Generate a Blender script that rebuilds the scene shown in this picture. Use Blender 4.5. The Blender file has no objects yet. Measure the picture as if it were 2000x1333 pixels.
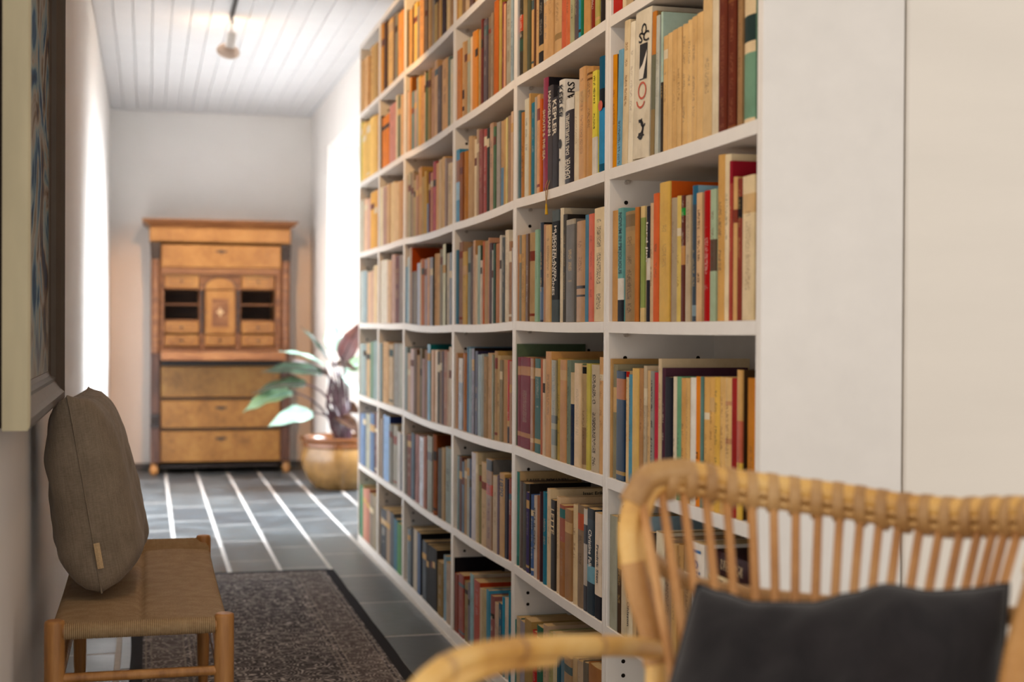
import bpy, bmesh, math, random
from mathutils import Vector, Matrix, noise as mnoise

random.seed(7)
SC = bpy.context.scene
COL = SC.collection

# ------------------------------------------------------------------ camera
F_PX, CX, CY = 2777.8, 1000.0, 666.5
YAW, PIT, ROL = map(math.radians, (14.3785, 0.5788, 0.3068))
CAM_Z = 1.061
_cy, _sy, _cp, _sp = math.cos(YAW), math.sin(YAW), math.cos(PIT), math.sin(PIT)
_R = Vector((_cy, -_sy, 0))
_F = Vector((_sy * _cp, _cy * _cp, -_sp))
_U = Vector((_sy * _sp, _cy * _sp, _cp))
_c, _s = math.cos(ROL), math.sin(ROL)
AX_R = _c * _R + _s * _U
AX_U = -_s * _R + _c * _U
CAM = Vector((0, 0, CAM_Z))

cam_d = bpy.data.cameras.new('camera')
cam = bpy.data.objects.new('camera', cam_d)
COL.objects.link(cam)
cam.matrix_world = Matrix(((AX_R.x, AX_U.x, -_F.x, CAM.x), (AX_R.y, AX_U.y, -_F.y, CAM.y),
                           (AX_R.z, AX_U.z, -_F.z, CAM.z), (0, 0, 0, 1)))
cam_d.sensor_width = 36.0
cam_d.lens = 36.0 * F_PX / 2000.0
cam_d.clip_start = 0.05
cam_d.dof.use_dof = True
cam_d.dof.focus_distance = 3.35
cam_d.dof.aperture_fstop = 2.9
SC.camera = cam

# ------------------------------------------------------------------ light
SC.view_settings.view_transform = 'Standard'
SC.view_settings.look = 'None'
SC.view_settings.gamma = 1.0
SC.view_settings.use_curve_mapping = False
SC.view_settings.exposure = 0.95
SC.cycles.use_denoising = True
SC.cycles.sample_clamp_indirect = 6.0

world = bpy.data.worlds.new('daylight')
SC.world = world
world.use_nodes = True
world.node_tree.nodes['Background'].inputs[0].default_value = (1.0, 0.945, 0.88, 1)
world.node_tree.nodes['Background'].inputs[1].default_value = 0.68


def lamp(name, kind, loc, target, energy, color, size=0.1, spot=None, blend=0.5, size_y=None):
    d = bpy.data.lights.new(name, kind)
    d.energy = energy
    d.color = color
    if kind == 'AREA':
        d.size = size
        if size_y:
            d.shape = 'RECTANGLE'
            d.size_y = size_y
    else:
        d.shadow_soft_size = size
    if kind == 'SPOT':
        d.spot_size = math.radians(spot)
        d.spot_blend = blend
    o = bpy.data.objects.new(name, d)
    COL.objects.link(o)
    o.location = loc
    o.rotation_euler = (Vector(target) - Vector(loc)).to_track_quat('-Z', 'Y').to_euler()
    return o


WARM = (1.0, 0.58, 0.22)
WARM2 = (1.0, 0.72, 0.46)
# daylight through the glass door beside the plant
wl = lamp('window_daylight', 'AREA', (2.20, 8.45, 1.75), (0.3, 8.1, 0.0), 305, (0.86, 0.93, 1.0), 2.6, size_y=2.4)
wl.data.spread = math.radians(105)
# warm spots of the ceiling track above the aisle
lamp('track_spot', 'SPOT', (0.36, 5.15, 2.40), (1.0, 5.9, 2.02), 22, WARM, 0.04, 95, 0.8)
lamp('track_spot_near', 'SPOT', (0.28, 4.0, 2.44), (1.0, 4.2, 1.5), 17, WARM2, 0.06, 130, 0.9)
lamp('track_spot_first', 'SPOT', (0.28, 2.7, 2.44), (1.0, 2.8, 1.3), 15, WARM2, 0.06, 130, 0.9)


# ------------------------------------------------------------------ pixel helpers
def ray(px, py):
    u, v = (px - CX) / F_PX, -(py - CY) / F_PX
    return (_F + AX_R * u + AX_U * v)


def onX(px, py, X):
    d = ray(px, py)
    return CAM + d * (X / d.x)


def onY(px, py, Y):
    d = ray(px, py)
    return CAM + d * (Y / d.y)


def onZ(px, py, Z):
    d = ray(px, py)
    return CAM + d * ((Z - CAM_Z) / d.z)


def atD(px, py, D):
    return CAM + ray(px, py) * D


def srgb(h, gain=1.0):
    h = h.lstrip('#')
    out = []
    for i in (0, 2, 4):
        c = int(h[i:i + 2], 16) / 255
        c = c / 12.92 if c <= 0.04045 else ((c + 0.055) / 1.055) ** 2.4
        out.append(min(1.0, c * gain))
    return tuple(out) + (1.0,)


# ------------------------------------------------------------------ tags
def tag(o, label=None, cat=None, group=None, kind=None):
    if label:
        o['label'] = label
    if cat:
        o['category'] = cat
    if group:
        o['group'] = group
    if kind:
        o['kind'] = kind
    return o


def empty(name, loc, label, cat, group=None):
    o = bpy.data.objects.new(name, None)
    COL.objects.link(o)
    o.location = loc
    return tag(o, label, cat, group)


class MB:
    """collects shapes in world coordinates and links them as one mesh object"""

    def __init__(self):
        self.v, self.f, self.c, self.smooth = [], [], [], []

    def add(self, verts, faces, col=None, smooth=False):
        n = len(self.v)
        self.v += [tuple(p) for p in verts]
        for f in faces:
            self.f.append(tuple(i + n for i in f))
            self.c.append(col)
            self.smooth.append(smooth)

    def box(self, a, b, col=None):
        x0, y0, z0 = [min(a[i], b[i]) for i in range(3)]
        x1, y1, z1 = [max(a[i], b[i]) for i in range(3)]
        self.add([(x0, y0, z0), (x1, y0, z0), (x1, y1, z0), (x0, y1, z0), (x0, y0, z1), (x1, y0, z1), (x1, y1, z1), (x0, y1, z1)],
                 [(0, 3, 2, 1), (4, 5, 6, 7), (0, 1, 5, 4), (1, 2, 6, 5), (2, 3, 7, 6), (3, 0, 4, 7)], col)

    def cbox(self, a, b, c=0.003):
        """box with chamfered edges"""
        lo = [min(a[i], b[i]) for i in range(3)]
        hi = [max(a[i], b[i]) for i in range(3)]
        c = min(c, min(hi[i] - lo[i] for i in range(3)) * 0.45)
        vs, idx = [], {}
        for sx in (0, 1):
            for sy in (0, 1):
                for sz in (0, 1):
                    for ax in range(3):
                        p = [(hi if s else lo)[k] + (-c if s else c) for k, s in enumerate((sx, sy, sz))]
                        p[ax] = (hi if (sx, sy, sz)[ax] else lo)[ax]
                        idx[(sx, sy, sz, ax)] = len(vs)
                        vs.append(p)
        fs = []
        for ax in range(3):
            o1, o2 = [k for k in range(3) if k != ax]
            for s in (0, 1):
                loop = []
                for (p, q) in ((0, 0), (1, 0), (1, 1), (0, 1)):
                    t = [0, 0, 0]
                    t[ax], t[o1], t[o2] = s, p, q
                    loop.append(idx[(t[0], t[1], t[2], ax)])
                fs.append(tuple(loop))
        for ax in range(3):  # edges parallel to ax
            o1, o2 = [k for k in range(3) if k != ax]
            for p in (0, 1):
                for q in (0, 1):
                    t0, t1 = [0, 0, 0], [0, 0, 0]
                    t0[o1] = t1[o1] = p
                    t0[o2] = t1[o2] = q
                    t1[ax] = 1
                    fs.append((idx[(*t0, o1)], idx[(*t1, o1)], idx[(*t1, o2)], idx[(*t0, o2)]))
        for sx in (0, 1):
            for sy in (0, 1):
                for sz in (0, 1):
                    fs.append(tuple(idx[(sx, sy, sz, k)] for k in range(3)))
        self.add(vs, fs)

    def tube(self, pts, rad, seg=10, cap=True, flat=None):
        pts = [Vector(p) for p in pts]
        n = len(pts)
        rads = [rad] * n if isinstance(rad, (int, float)) else list(rad)
        t0 = (pts[1] - pts[0]).normalized()
        up = Vector((0, 0, 1)) if abs(t0.z) < 0.9 else Vector((1, 0, 0))
        nrm = (up - t0 * up.dot(t0)).normalized()
        vs = []
        for i, p in enumerate(pts):
            t = (pts[min(i + 1, n - 1)] - pts[max(i - 1, 0)]).normalized()
            nrm = (nrm - t * nrm.dot(t)).normalized()
            bi = t.cross(nrm)
            for k in range(seg):
                a = 2 * math.pi * k / seg
                vs.append(p + (nrm * math.cos(a) + bi * math.sin(a)) * rads[i])
        fs = []
        for i in range(n - 1):
            for k in range(seg):
                k2 = (k + 1) % seg
                fs.append((i * seg + k, i * seg + k2, (i + 1) * seg + k2, (i + 1) * seg + k))
        self.add(vs, fs, smooth=True)
        if cap:
            self.add(vs[:seg], [tuple(range(seg))[::-1]])
            self.add(vs[-seg:], [tuple(range(seg))])

    def lathe(self, prof, cx, cy, seg=32, smooth=True):
        vs, fs = [], []
        for r, z in prof:
            for k in range(seg):
                a = 2 * math.pi * k / seg
                vs.append((cx + r * math.cos(a), cy + r * math.sin(a), z))
        for i in range(len(prof) - 1):
            for k in range(seg):
                k2 = (k + 1) % seg
                fs.append((i * seg + k, i * seg + k2, (i + 1) * seg + k2, (i + 1) * seg + k))
        self.add(vs, fs, smooth=smooth)

    def build(self, name, mat, parent=None, loc=None, fix=True):
        root = parent
        while root is not None and root.parent is not None:
            root = root.parent
        o = Vector(loc) if loc is not None else (root.location.copy() if root is not None else Vector((0, 0, 0)))
        me = bpy.data.meshes.new(name)
        me.from_pydata([tuple(Vector(p) - o) for p in self.v], [], self.f)
        if any(self.smooth):
            me.polygons.foreach_set('use_smooth', self.smooth)
        if any(c is not None for c in self.c):
            at = me.color_attributes.new('col', 'FLOAT_COLOR', 'CORNER')
            data = []
            for p, c in zip(me.polygons, self.c):
                data += list(c or (0.5, 0.5, 0.5, 1)) * p.loop_total
            at.data.foreach_set('color', data)
        if fix:
            bm = bmesh.new()
            bm.from_mesh(me)
            bmesh.ops.recalc_face_normals(bm, faces=bm.faces)
            bm.to_mesh(me)
            bm.free()
        me.materials.append(mat)
        ob = bpy.data.objects.new(name, me)
        COL.objects.link(ob)
        if parent is not None:
            ob.parent = parent
        else:
            ob.location = o
        return ob


# ------------------------------------------------------------------ materials
class NT:
    def __init__(self, name, rough=0.6, spec=0.5):
        m = bpy.data.materials.new(name)
        m.use_nodes = True
        self.m, self.t = m, m.node_tree
        self.b = self.t.nodes['Principled BSDF']
        self.b.inputs['Roughness'].default_value = rough
        self.b.inputs['Specular IOR Level'].default_value = spec

    def n(self, typ, **kw):
        nd = self.t.nodes.new(typ)
        for k, v in kw.items():
            setattr(nd, k, v)
        return nd

    def l(self, a, b):
        self.t.links.new(a, b)

    def val(self, sock, v):
        if isinstance(v, bpy.types.NodeSocket):
            self.l(v, sock)
        else:
            sock.default_value = v

    def math(self, op, a, b=0.0, clamp=False):
        nd = self.n('ShaderNodeMath', operation=op, use_clamp=clamp)
        self.val(nd.inputs[0], a)
        self.val(nd.inputs[1], b)
        return nd.outputs[0]

    def mix(self, fac, a, b, mode='MIX'):
        nd = self.n('ShaderNodeMix', data_type='RGBA', blend_type=mode)
        self.val(nd.inputs[0], fac)
        self.val(nd.inputs[6], a)
        self.val(nd.inputs[7], b)
        return nd.outputs[2]

    def obj(self, scale=(1, 1, 1), loc=(0, 0, 0), rot=(0, 0, 0)):
        tc = self.n('ShaderNodeTexCoord')
        mp = self.n('ShaderNodeMapping')
        mp.inputs['Scale'].default_value = scale
        mp.inputs['Location'].default_value = loc
        mp.inputs['Rotation'].default_value = rot
        self.l(tc.outputs['Object'], mp.inputs['Vector'])
        return mp.outputs[0]

    def noise(self, vec, scale, detail=3, rough=0.5):
        nd = self.n('ShaderNodeTexNoise')
        self.l(vec, nd.inputs['Vector'])
        nd.inputs['Scale'].default_value = scale
        nd.inputs['Detail'].default_value = detail
        nd.inputs['Roughness'].default_value = rough
        return nd.outputs['Fac']

    def ramp(self, fac, stops):
        nd = self.n('ShaderNodeValToRGB')
        e = nd.color_ramp.elements
        while len(e) < len(stops):
            e.new(0.5)
        for el, (p, c) in zip(e, stops):
            el.position = p
            el.color = c
        self.l(fac, nd.inputs[0])
        return nd.outputs[0]

    def bump(self, h, strength=0.3, dist=0.002):
        nd = self.n('ShaderNodeBump')
        nd.inputs['Strength'].default_value = strength
        nd.inputs['Distance'].default_value = dist
        self.l(h, nd.inputs['Height'])
        self.l(nd.outputs[0], self.b.inputs['Normal'])

    def color(self, c):
        self.val(self.b.inputs['Base Color'], c)


def plain(name, hexc, rough=0.6, spec=0.4, var=0.06, scale=12, bump=0.0, bscale=60, stretch=(1, 1, 1)):
    k = NT(name, rough, spec)
    v = k.obj(stretch)
    f = k.noise(v, scale, 4)
    c = srgb(hexc)
    lo = tuple(x * (1 - var) for x in c[:3]) + (1,)
    hi = tuple(min(1, x * (1 + var)) for x in c[:3]) + (1,)
    k.color(k.ramp(f, [(0.3, lo), (0.7, hi)]))
    if bump:
        k.bump(k.noise(v, bscale, 4), bump, 0.003)
    return k.m


M = {}
M['plaster'] = plain('white_plaster', 'e6e1dc', 0.85, 0.2, 0.02, 3, 0.25, 14)
M['partition'] = plain('painted_board', 'e4dcd1', 0.6, 0.3, 0.02, 2, 0.12, 8, (1, 1, 6))
M['shelf_white'] = plain('white_melamine', 'e2dcd5', 0.5, 0.4, 0.025, 18)
M['plank'] = plain('painted_plank', 'dcdbdc', 0.6, 0.3, 0.02, 8)
M['grout'] = plain('light_grout', 'b9b6b2', 0.85, 0.2, 0.12, 30, 0.3, 120)
M['black'] = plain('black_metal', '17171a', 0.45, 0.5)
M['hole'] = plain('dark_hole', '1c1714', 0.9, 0.1)
M['steel'] = plain('nickel_pin', 'b5aca2', 0.35, 0.6)
M['porcelain'] = plain('porcelain', 'e9e6e2', 0.3, 0.5)
M['lampdisc'] = plain('enamelled_reflector', 'd8c4b4', 0.4, 0.5)
M['soil'] = plain('potting_soil', '4a3426', 0.95, 0.1, 0.3, 60, 0.8, 80)


def slate():
    k = NT('slate', 0.42, 0.5)
    v = k.obj((1, 1, 1))
    info = k.n('ShaderNodeObjectInfo')
    add = k.n('ShaderNodeVectorMath', operation='ADD')
    k.l(v, add.inputs[0])
    sc = k.n('ShaderNodeVectorMath', operation='SCALE')
    k.l(info.outputs['Location'], sc.inputs[0])
    sc.inputs['Scale'].default_value = 3.7
    k.l(sc.outputs[0], add.inputs[1])
    f = k.noise(add.outputs[0], 7, 5, 0.6)
    base = k.ramp(f, [(0.25, srgb('373b3e')), (0.55, srgb('4b5155')), (0.8, srgb('61686d'))])
    tint = k.ramp(info.outputs['Random'], [(0, (0.8, 0.8, 0.82, 1)), (1, (1.15, 1.15, 1.12, 1))])
    k.color(k.mix(1.0, base, tint, 'MULTIPLY'))
    r = k.ramp(f, [(0.2, (0.34,) * 3 + (1,)), (0.8, (0.5,) * 3 + (1,))])
    k.l(r, k.b.inputs['Roughness'])
    k.bump(k.noise(add.outputs[0], 22, 5, 0.6), 0.35, 0.004)
    return k.m


M['slate'] = slate()


def wood(name, stops, scale=(1, 1, 12), rough=0.4, n=9, burl=0.0, bump=0.05):
    k = NT(name, rough, 0.45)
    v = k.obj(scale)
    f = k.noise(v, n, 6, 0.6)
    if burl:
        v2 = k.obj((1, 1, 1))
        f2 = k.noise(v2, 34, 5, 0.7)
        f = k.math('ADD', k.math('MULTIPLY', f, 1 - burl), k.math('MULTIPLY', f2, burl))
    k.color(k.ramp(f, [(p, srgb(h)) for p, h in stops]))
    if bump:
        k.bump(f, bump, 0.002)
    return k.m


M['burl'] = wood('birch_burl_veneer', [(0.3, '66441f'), (0.5, '88602f'), (0.7, 'a07840')], (1, 1, 1), 0.34, 7, 0.4)
M['burl_top'] = wood('golden_veneer', [(0.3, '7e5428'), (0.5, '9a6c38'), (0.7, 'ae8248')], (1, 1, 1), 0.3, 7, 0.35)
M['walnut'] = wood('dark_walnut', [(0.3, '2e1c16'), (0.5, '4a3128'), (0.7, '634638')], (1, 1, .12), 0.35, 40)
M['mahog'] = wood('mahogany', [(0.3, '55341e'), (0.5, '764c2d'), (0.7, '8f663e')], (.12, 1, 1), 0.35, 40)
M['mahog_dark'] = wood('dark_interior', [(0.3, '2c1c14'), (0.6, '48301f')], (.2, 1, 1), 0.6, 30)
M['ebony'] = plain('ebonised_wood', '241d1c', 0.4, 0.5, 0.2, 30)
M['oak'] = wood('oiled_oak', [(0.3, '8a5c30'), (0.5, 'a8743e'), (0.72, 'bd8a50')], (1, 1, .1), 0.45, 45)


def cord(name, axis, h1, h2, freq=250, strength=1.0):
    """paper cord: fine ridges across the given local axis"""
    k = NT(name, 0.75, 0.25)
    v = k.obj((1, 1, 1))
    sep = k.n('ShaderNodeSeparateXYZ')
    k.l(v, sep.inputs[0])
    w = k.math('SINE', k.math('MULTIPLY', sep.outputs[axis], freq * 2 * math.pi))
    nz = k.noise(v, 26, 4)
    fine = k.noise(k.obj((1, 8, 1) if axis == 0 else (8, 1, 1)), 60, 3)
    f = k.math('ADD', k.math('MULTIPLY', w, 0.22), k.math('ADD', k.math('MULTIPLY', nz, 0.5), k.math('MULTIPLY', fine, 0.4)))
    k.color(k.ramp(f, [(0.2, srgb(h1)), (0.75, srgb(h2))]))
    k.bump(w, strength, 0.0015)
    return k.m


M['cord_y'] = cord('paper_cord_along', 1, 'a08058', 'cfb088')
M['cord_x'] = cord('paper_cord_across', 0, 'a08058', 'cfb088')


def linen(name, h1, h2, sc=420, fuzz=14, rough=0.9):
    k = NT(name, rough, 0.15)
    tc = k.n('ShaderNodeTexCoord')
    v = k.obj((1, 1, 1))
    big = k.noise(v, fuzz, 4, 0.6)
    slubx = k.noise(k.obj((1, 1, .05)), sc, 2)
    sluby = k.noise(k.obj((.05, .05, 1)), sc, 2)
    f = k.math('ADD', k.math('MULTIPLY', big, 0.4), k.math('MULTIPLY', k.math('ADD', slubx, sluby), 0.3))
    k.color(k.ramp(f, [(0.35, srgb(h1)), (0.65, srgb(h2))]))
    k.bump(k.math('ADD', slubx, sluby), 0.35, 0.001)
    k.b.inputs['Sheen Weight'].default_value = 0.15
    return k.m


M['linen_taupe'] = linen('taupe_linen', '756858', '948675')
M['linen_dark'] = linen('charcoal_linen', '1b191a', '292526')
M['tagcloth'] = plain('tag_cloth', 'c6aa84', 0.9, 0.1, 0.12, 300)


def rattan(name, h1, h2, h3, ring=False):
    k = NT(name, 0.42, 0.45)
    v = k.obj((1, 1, 1))
    f = k.noise(v, 9, 4, 0.55)
    s = k.noise(k.obj((30, 30, 30)), 9, 3, 0.6)
    g = k.math('ADD', k.math('MULTIPLY', f, 0.75), k.math('MULTIPLY', s, 0.25))
    k.color(k.ramp(g, [(0.3, srgb(h1)), (0.5, srgb(h2)), (0.7, srgb(h3))]))
    k.bump(s, 0.12, 0.001)
    return k.m


M['cane'] = rattan('rattan_pole', 'b27a36', 'd9a85a', 'e9c582')
M['spindle'] = rattan('rattan_spindle', '94602f', 'b98045', 'cf9c62')
M['weave'] = rattan('rattan_weave', 'bb8a4a', 'cea062', 'dcb67c')
M['wrap'] = rattan('rattan_wrapping', '8c6034', 'b58a55', 'cda672')
M['wrap_dark'] = rattan('rattan_cord_binding', '87582a', 'b07d44', 'c9985c')


def glaze():
    k = NT('ochre_glaze', 0.16, 0.6)
    v = k.obj((1, 1, 1))
    f = k.noise(v, 6, 5, 0.6)
    sep = k.n('ShaderNodeSeparateXYZ')
    k.l(v, sep.inputs[0])
    k.color(k.ramp(f, [(0.3, srgb('5e4624')), (0.5, srgb('7f6138')), (0.75, srgb('977646'))]))
    return k.m


M['glaze'] = glaze()
M['glaze_rim'] = plain('brown_glaze', '6a4020', 0.2, 0.6, 0.15, 10)


def leafmat(name, h1, h2, rough=0.3):
    k = NT(name, rough, 0.6)
    v = k.obj((1, 1, 1))
    f = k.noise(v, 10, 4, 0.6)
    k.color(k.ramp(f, [(0.3, srgb(h1)), (0.7, srgb(h2))]))
    return k.m


M['leaf_dark'] = leafmat('dark_leaf', '26382c', '3d5443', 0.28)
M['leaf_mid'] = leafmat('green_leaf', '4d6a4c', '6d8a68', 0.35)
M['leaf_pale'] = leafmat('pale_leaf', '6f9182', '8fb0a4', 0.35)
M['leaf_red'] = leafmat('burgundy_leaf', '3c1e1e', '6b4044', 0.4)
M['leaf_brown'] = leafmat('brown_leaf', '2e1d12', '4a3220', 0.35)
M['stalk'] = leafmat('dark_stalk', '2a1c22', '4a3038', 0.18)

def glassmat():
    k = NT('window_glass', 0.02, 0.5)
    tr = k.n('ShaderNodeBsdfTransparent')
    gl = k.n('ShaderNodeBsdfGlossy')
    gl.inputs['Roughness'].default_value = 0.02
    mx = k.n('ShaderNodeMixShader')
    fr = k.n('ShaderNodeFresnel')
    fr.inputs[0].default_value = 1.45
    k.l(fr.outputs[0], mx.inputs[0])
    k.l(tr.outputs[0], mx.inputs[1])
    k.l(gl.outputs[0], mx.inputs[2])
    k.l(mx.outputs[0], k.t.nodes['Material Output'].inputs[0])
    return k.m


M['glass'] = glassmat()


def rugmat(x0, x1, y1):
    """faded oriental runner: borders follow the local outline, motifs in greys and mauve-browns"""
    k = NT('faded_runner', 0.95, 0.1)
    v = k.obj((1, 1, 1))
    sep = k.n('ShaderNodeSeparateXYZ')
    k.l(v, sep.inputs[0])
    w = (x1 - x0) / 2
    dx = k.math('SUBTRACT', w, k.math('ABSOLUTE', sep.outputs[0]))
    dy = k.math('MULTIPLY', sep.outputs[1], -1.0)      # origin at the far end
    d = k.math('MINIMUM', dx, dy)
    vor = k.n('ShaderNodeTexVoronoi', feature='F1')
    k.l(k.obj((1, 1, 1)), vor.inputs['Vector'])
    vor.inputs['Scale'].default_value = 13
    wv = k.math('SINE', k.math('MULTIPLY', vor.outputs['Distance'], 46.0))
    vor2 = k.n('ShaderNodeTexVoronoi', feature='DISTANCE_TO_EDGE')
    k.l(k.obj((1, 1, 1)), vor2.inputs['Vector'])
    vor2.inputs['Scale'].default_value = 21
    edge = k.math('LESS_THAN', vor2.outputs['Distance'], 0.07)
    nz = k.noise(k.obj((1, 1, 1)), 30, 5, 0.7)
    nz2 = k.noise(k.obj((1, 1, 1)), 160, 3, 0.7)
    f = k.math('ADD', k.math('MULTIPLY', wv, 0.16), k.math('ADD', k.math('MULTIPLY', nz, 0.65), k.math('MULTIPLY', edge, 0.16)))
    f = k.math('ADD', f, k.math('MULTIPLY', k.math('SUBTRACT', nz2, 0.5), 0.5))
    field = k.ramp(f, [(0.28, srgb('353336')), (0.43, srgb('5c5757')), (0.56, srgb('958d8a')), (0.74, srgb('c2bbb6'))])
    lines = None
    for a, b in ((0.045, 0.052), (0.062, 0.067), (0.165, 0.171), (0.183, 0.189), (0.20, 0.204)):
        s = k.math('MULTIPLY', k.math('GREATER_THAN', d, a), k.math('LESS_THAN', d, b))
        lines = s if lines is None else k.math('MAXIMUM', lines, s)
    c = k.mix(k.math('MULTIPLY', lines, 0.55), field, srgb('948a82'))
    band = k.math('MULTIPLY', k.math('GREATER_THAN', d, 0.067), k.math('LESS_THAN', d, 0.165))
    c = k.mix(k.math('MULTIPLY', band, 0.28), c, srgb('7c7068'))
    c = k.mix(k.math('LESS_THAN', d, 0.038), c, srgb('232326'))
    k.color(c)
    k.bump(nz2, 0.5, 0.003)
    return k.m


def painting():
    k = NT('oil_paint', 0.75, 0.12)
    v = k.obj((1, 1, 1))
    wv = k.n('ShaderNodeTexNoise')
    k.l(v, wv.inputs['Vector'])
    wv.inputs['Scale'].default_value = 3.4
    wv.inputs['Detail'].default_value = 6
    wv.inputs['Distortion'].default_value = 1.6
    f = wv.outputs['Fac']
    c = k.ramp(f, [(0.34, srgb('17233f')), (0.42, srgb('345878')), (0.47, srgb('7f969c')), (0.52, srgb('a39c90')), (0.58, srgb('6f5c4a')), (0.66, srgb('262c40'))])
    sep = k.n('ShaderNodeSeparateXYZ')
    k.l(v, sep.inputs[0])
    low = k.ramp(sep.outputs[2], [(0.0, (1, 1, 1, 1)), (0.42, (1, 1, 1, 1)), (0.52, (0, 0, 0, 1))])
    low_b = k.math('SUBTRACT', 1.0, k.math('MULTIPLY', sep.outputs[2], 4.2), True)
    c = k.mix(k.math('MULTIPLY', low_b, 0.95, True), c, srgb('aaa69f'))
    k.color(c)
    k.bump(f, 0.5, 0.004)
    return k.m


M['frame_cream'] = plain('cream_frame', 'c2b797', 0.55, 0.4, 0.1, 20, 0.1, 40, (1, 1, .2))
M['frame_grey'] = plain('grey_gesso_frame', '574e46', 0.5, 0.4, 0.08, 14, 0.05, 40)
M['frame_dark'] = plain('dark_back_board', '1e1310', 0.8, 0.2)


# books: one cover material driven by each book's own properties (colour, label band, print)
def bookmat():
    k = NT('book_cover', 0.6, 0.10)
    at = lambda n: k.n('ShaderNodeAttribute', attribute_type='OBJECT', attribute_name=n)
    col, cov, tcol, bcol, bcol2 = at('bk_col'), at('bk_cov'), at('bk_tcol'), at('bk_bcol'), at('bk_bcol2')
    par, bnd = at('bk_par'), at('bk_bnd')    # par: (height, half width, print amount)   bnd: (z0, z1, kind)
    bnd2 = at('bk_bnd2')
    tz = at('bk_tz')                          # (z0, z1, scale)
    tc = k.n('ShaderNodeTexCoord')
    sep = k.n('ShaderNodeSeparateXYZ')
    k.l(tc.outputs['Object'], sep.inputs[0])
    sp = k.n('ShaderNodeSeparateXYZ')
    k.l(par.outputs['Vector'], sp.inputs[0])
    zr = k.math('DIVIDE', sep.outputs[2], sp.outputs[0])
    yr = k.math('DIVIDE', sep.outputs[1], sp.outputs[1])
    spine = k.math('LESS_THAN', sep.outputs[0], 0.0046)
    info = k.n('ShaderNodeObjectInfo')
    off = k.n('ShaderNodeVectorMath', operation='ADD')
    k.l(tc.outputs['Object'], off.inputs[0])
    k.l(info.outputs['Location'], off.inputs[1])
    P = off.outputs[0]
    base = k.mix(spine, cov.outputs['Color'], col.outputs['Color'])

    def band(prev, b, bc):
        s = k.n('ShaderNodeSeparateXYZ')
        k.l(b.outputs['Vector'], s.inputs[0])
        msk = k.math('MULTIPLY', k.math('GREATER_THAN', zr, s.outputs[0]), k.math('LESS_THAN', zr, s.outputs[1]))
        msk = k.math('MULTIPLY', msk, spine)
        return k.mix(msk, prev, bc.outputs['Color'])

    base = band(base, bnd, bcol)
    base = band(base, bnd2, bcol2)
    # fine print: broken strokes running up the spine, inside the title zone
    st = k.n('ShaderNodeSeparateXYZ')
    k.l(tz.outputs['Vector'], st.inputs[0])
    zone = k.math('MULTIPLY', k.math('GREATER_THAN', zr, st.outputs[0]), k.math('LESS_THAN', zr, st.outputs[1]))
    inner = k.math('LESS_THAN', k.math('ABSOLUTE', yr), 0.42)
    mp = k.n('ShaderNodeMapping')
    mp.inputs['Scale'].default_value = (1, 0.55, 1.25)
    k.l(P, mp.inputs['Vector'])
    nz = k.n('ShaderNodeTexNoise')
    k.l(mp.outputs[0], nz.inputs['Vector'])
    nz.inputs['Scale'].default_value = 340
    nz.inputs['Detail'].default_value = 1.0
    word = k.n('ShaderNodeTexNoise', noise_dimensions='1D')
    k.l(k.math('ADD', k.math('MULTIPLY', sep.outputs[2], 34.0), k.math('MULTIPLY', info.outputs['Random'], 99.0)), word.inputs['W'])
    word.inputs['Scale'].default_value = 1.0
    word.inputs['Detail'].default_value = 0
    pr = k.math('MULTIPLY', k.math('GREATER_THAN', nz.outputs['Fac'], 0.5), k.math('GREATER_THAN', word.outputs['Fac'], 0.42))
    pr = k.math('MULTIPLY', k.math('MULTIPLY', pr, zone), k.math('MULTIPLY', inner, spine))
    pr = k.math('MULTIPLY', pr, sp.outputs[2])
    base = k.mix(pr, base, tcol.outputs['Color'])
    # rubbed edges and foxing
    wear = k.noise(P, 17, 5, 0.65)
    tint = k.ramp(wear, [(0.25, (0.80, 0.77, 0.72, 1)), (0.55, (1, 1, 1, 1)), (0.8, (1.12, 1.10, 1.06, 1))])
    base = k.mix(1.0, base, tint, 'MULTIPLY')
    k.color(base)
    k.l(k.ramp(info.outputs['Random'], [(0, (0.45,) * 3 + (1,)), (1, (0.85,) * 3 + (1,))]), k.b.inputs['Roughness'])
    return k.m


M['book'] = bookmat()


def pagemat():
    k = NT('page_block', 0.9, 0.15)
    v = k.obj((1, 1, 1))
    sep = k.n('ShaderNodeSeparateXYZ')
    k.l(v, sep.inputs[0])
    w = k.noise(k.obj((.02, 1, .02)), 900, 2)
    k.color(k.ramp(w, [(0.3, srgb('a8895c')), (0.7, srgb('d2b98c'))]))
    return k.m


M['pages'] = pagemat()


def vcol(name, rough=0.6):
    k = NT(name, 0.7, 0.10)
    a = k.n('ShaderNodeVertexColor', layer_name='col')
    wear = k.noise(k.obj((1, 1, 1)), 17, 5, 0.65)
    tint = k.ramp(wear, [(0.25, (0.82, 0.78, 0.74, 1)), (0.55, (1, 1, 1, 1)), (0.8, (1.1, 1.08, 1.05, 1))])
    k.color(k.mix(1.0, a.outputs['Color'], tint, 'MULTIPLY'))
    return k.m


M['vbook'] = vcol('far_book_covers')
M['ink_dark'] = plain('dark_ink', '1d1a1c', 0.6, 0.3)
M['ink_light'] = plain('light_ink', 'dcd4c6', 0.6, 0.3)
M['ink_cream'] = plain('cream_ink', 'cdb48a', 0.6, 0.3)
M['ink_blue'] = plain('blue_ink', '3d70a4', 0.6, 0.3)
M['ink_red'] = plain('red_ink', 'c2543a', 0.6, 0.3)
M['ink_teal'] = plain('dark_teal_ink', '234a52', 0.6, 0.3)
M['ribbon'] = plain('yellow_ribbon', 'c79a1c', 0.6, 0.3)
M['string'] = plain('tan_string', 'a5835a', 0.8, 0.2)

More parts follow.
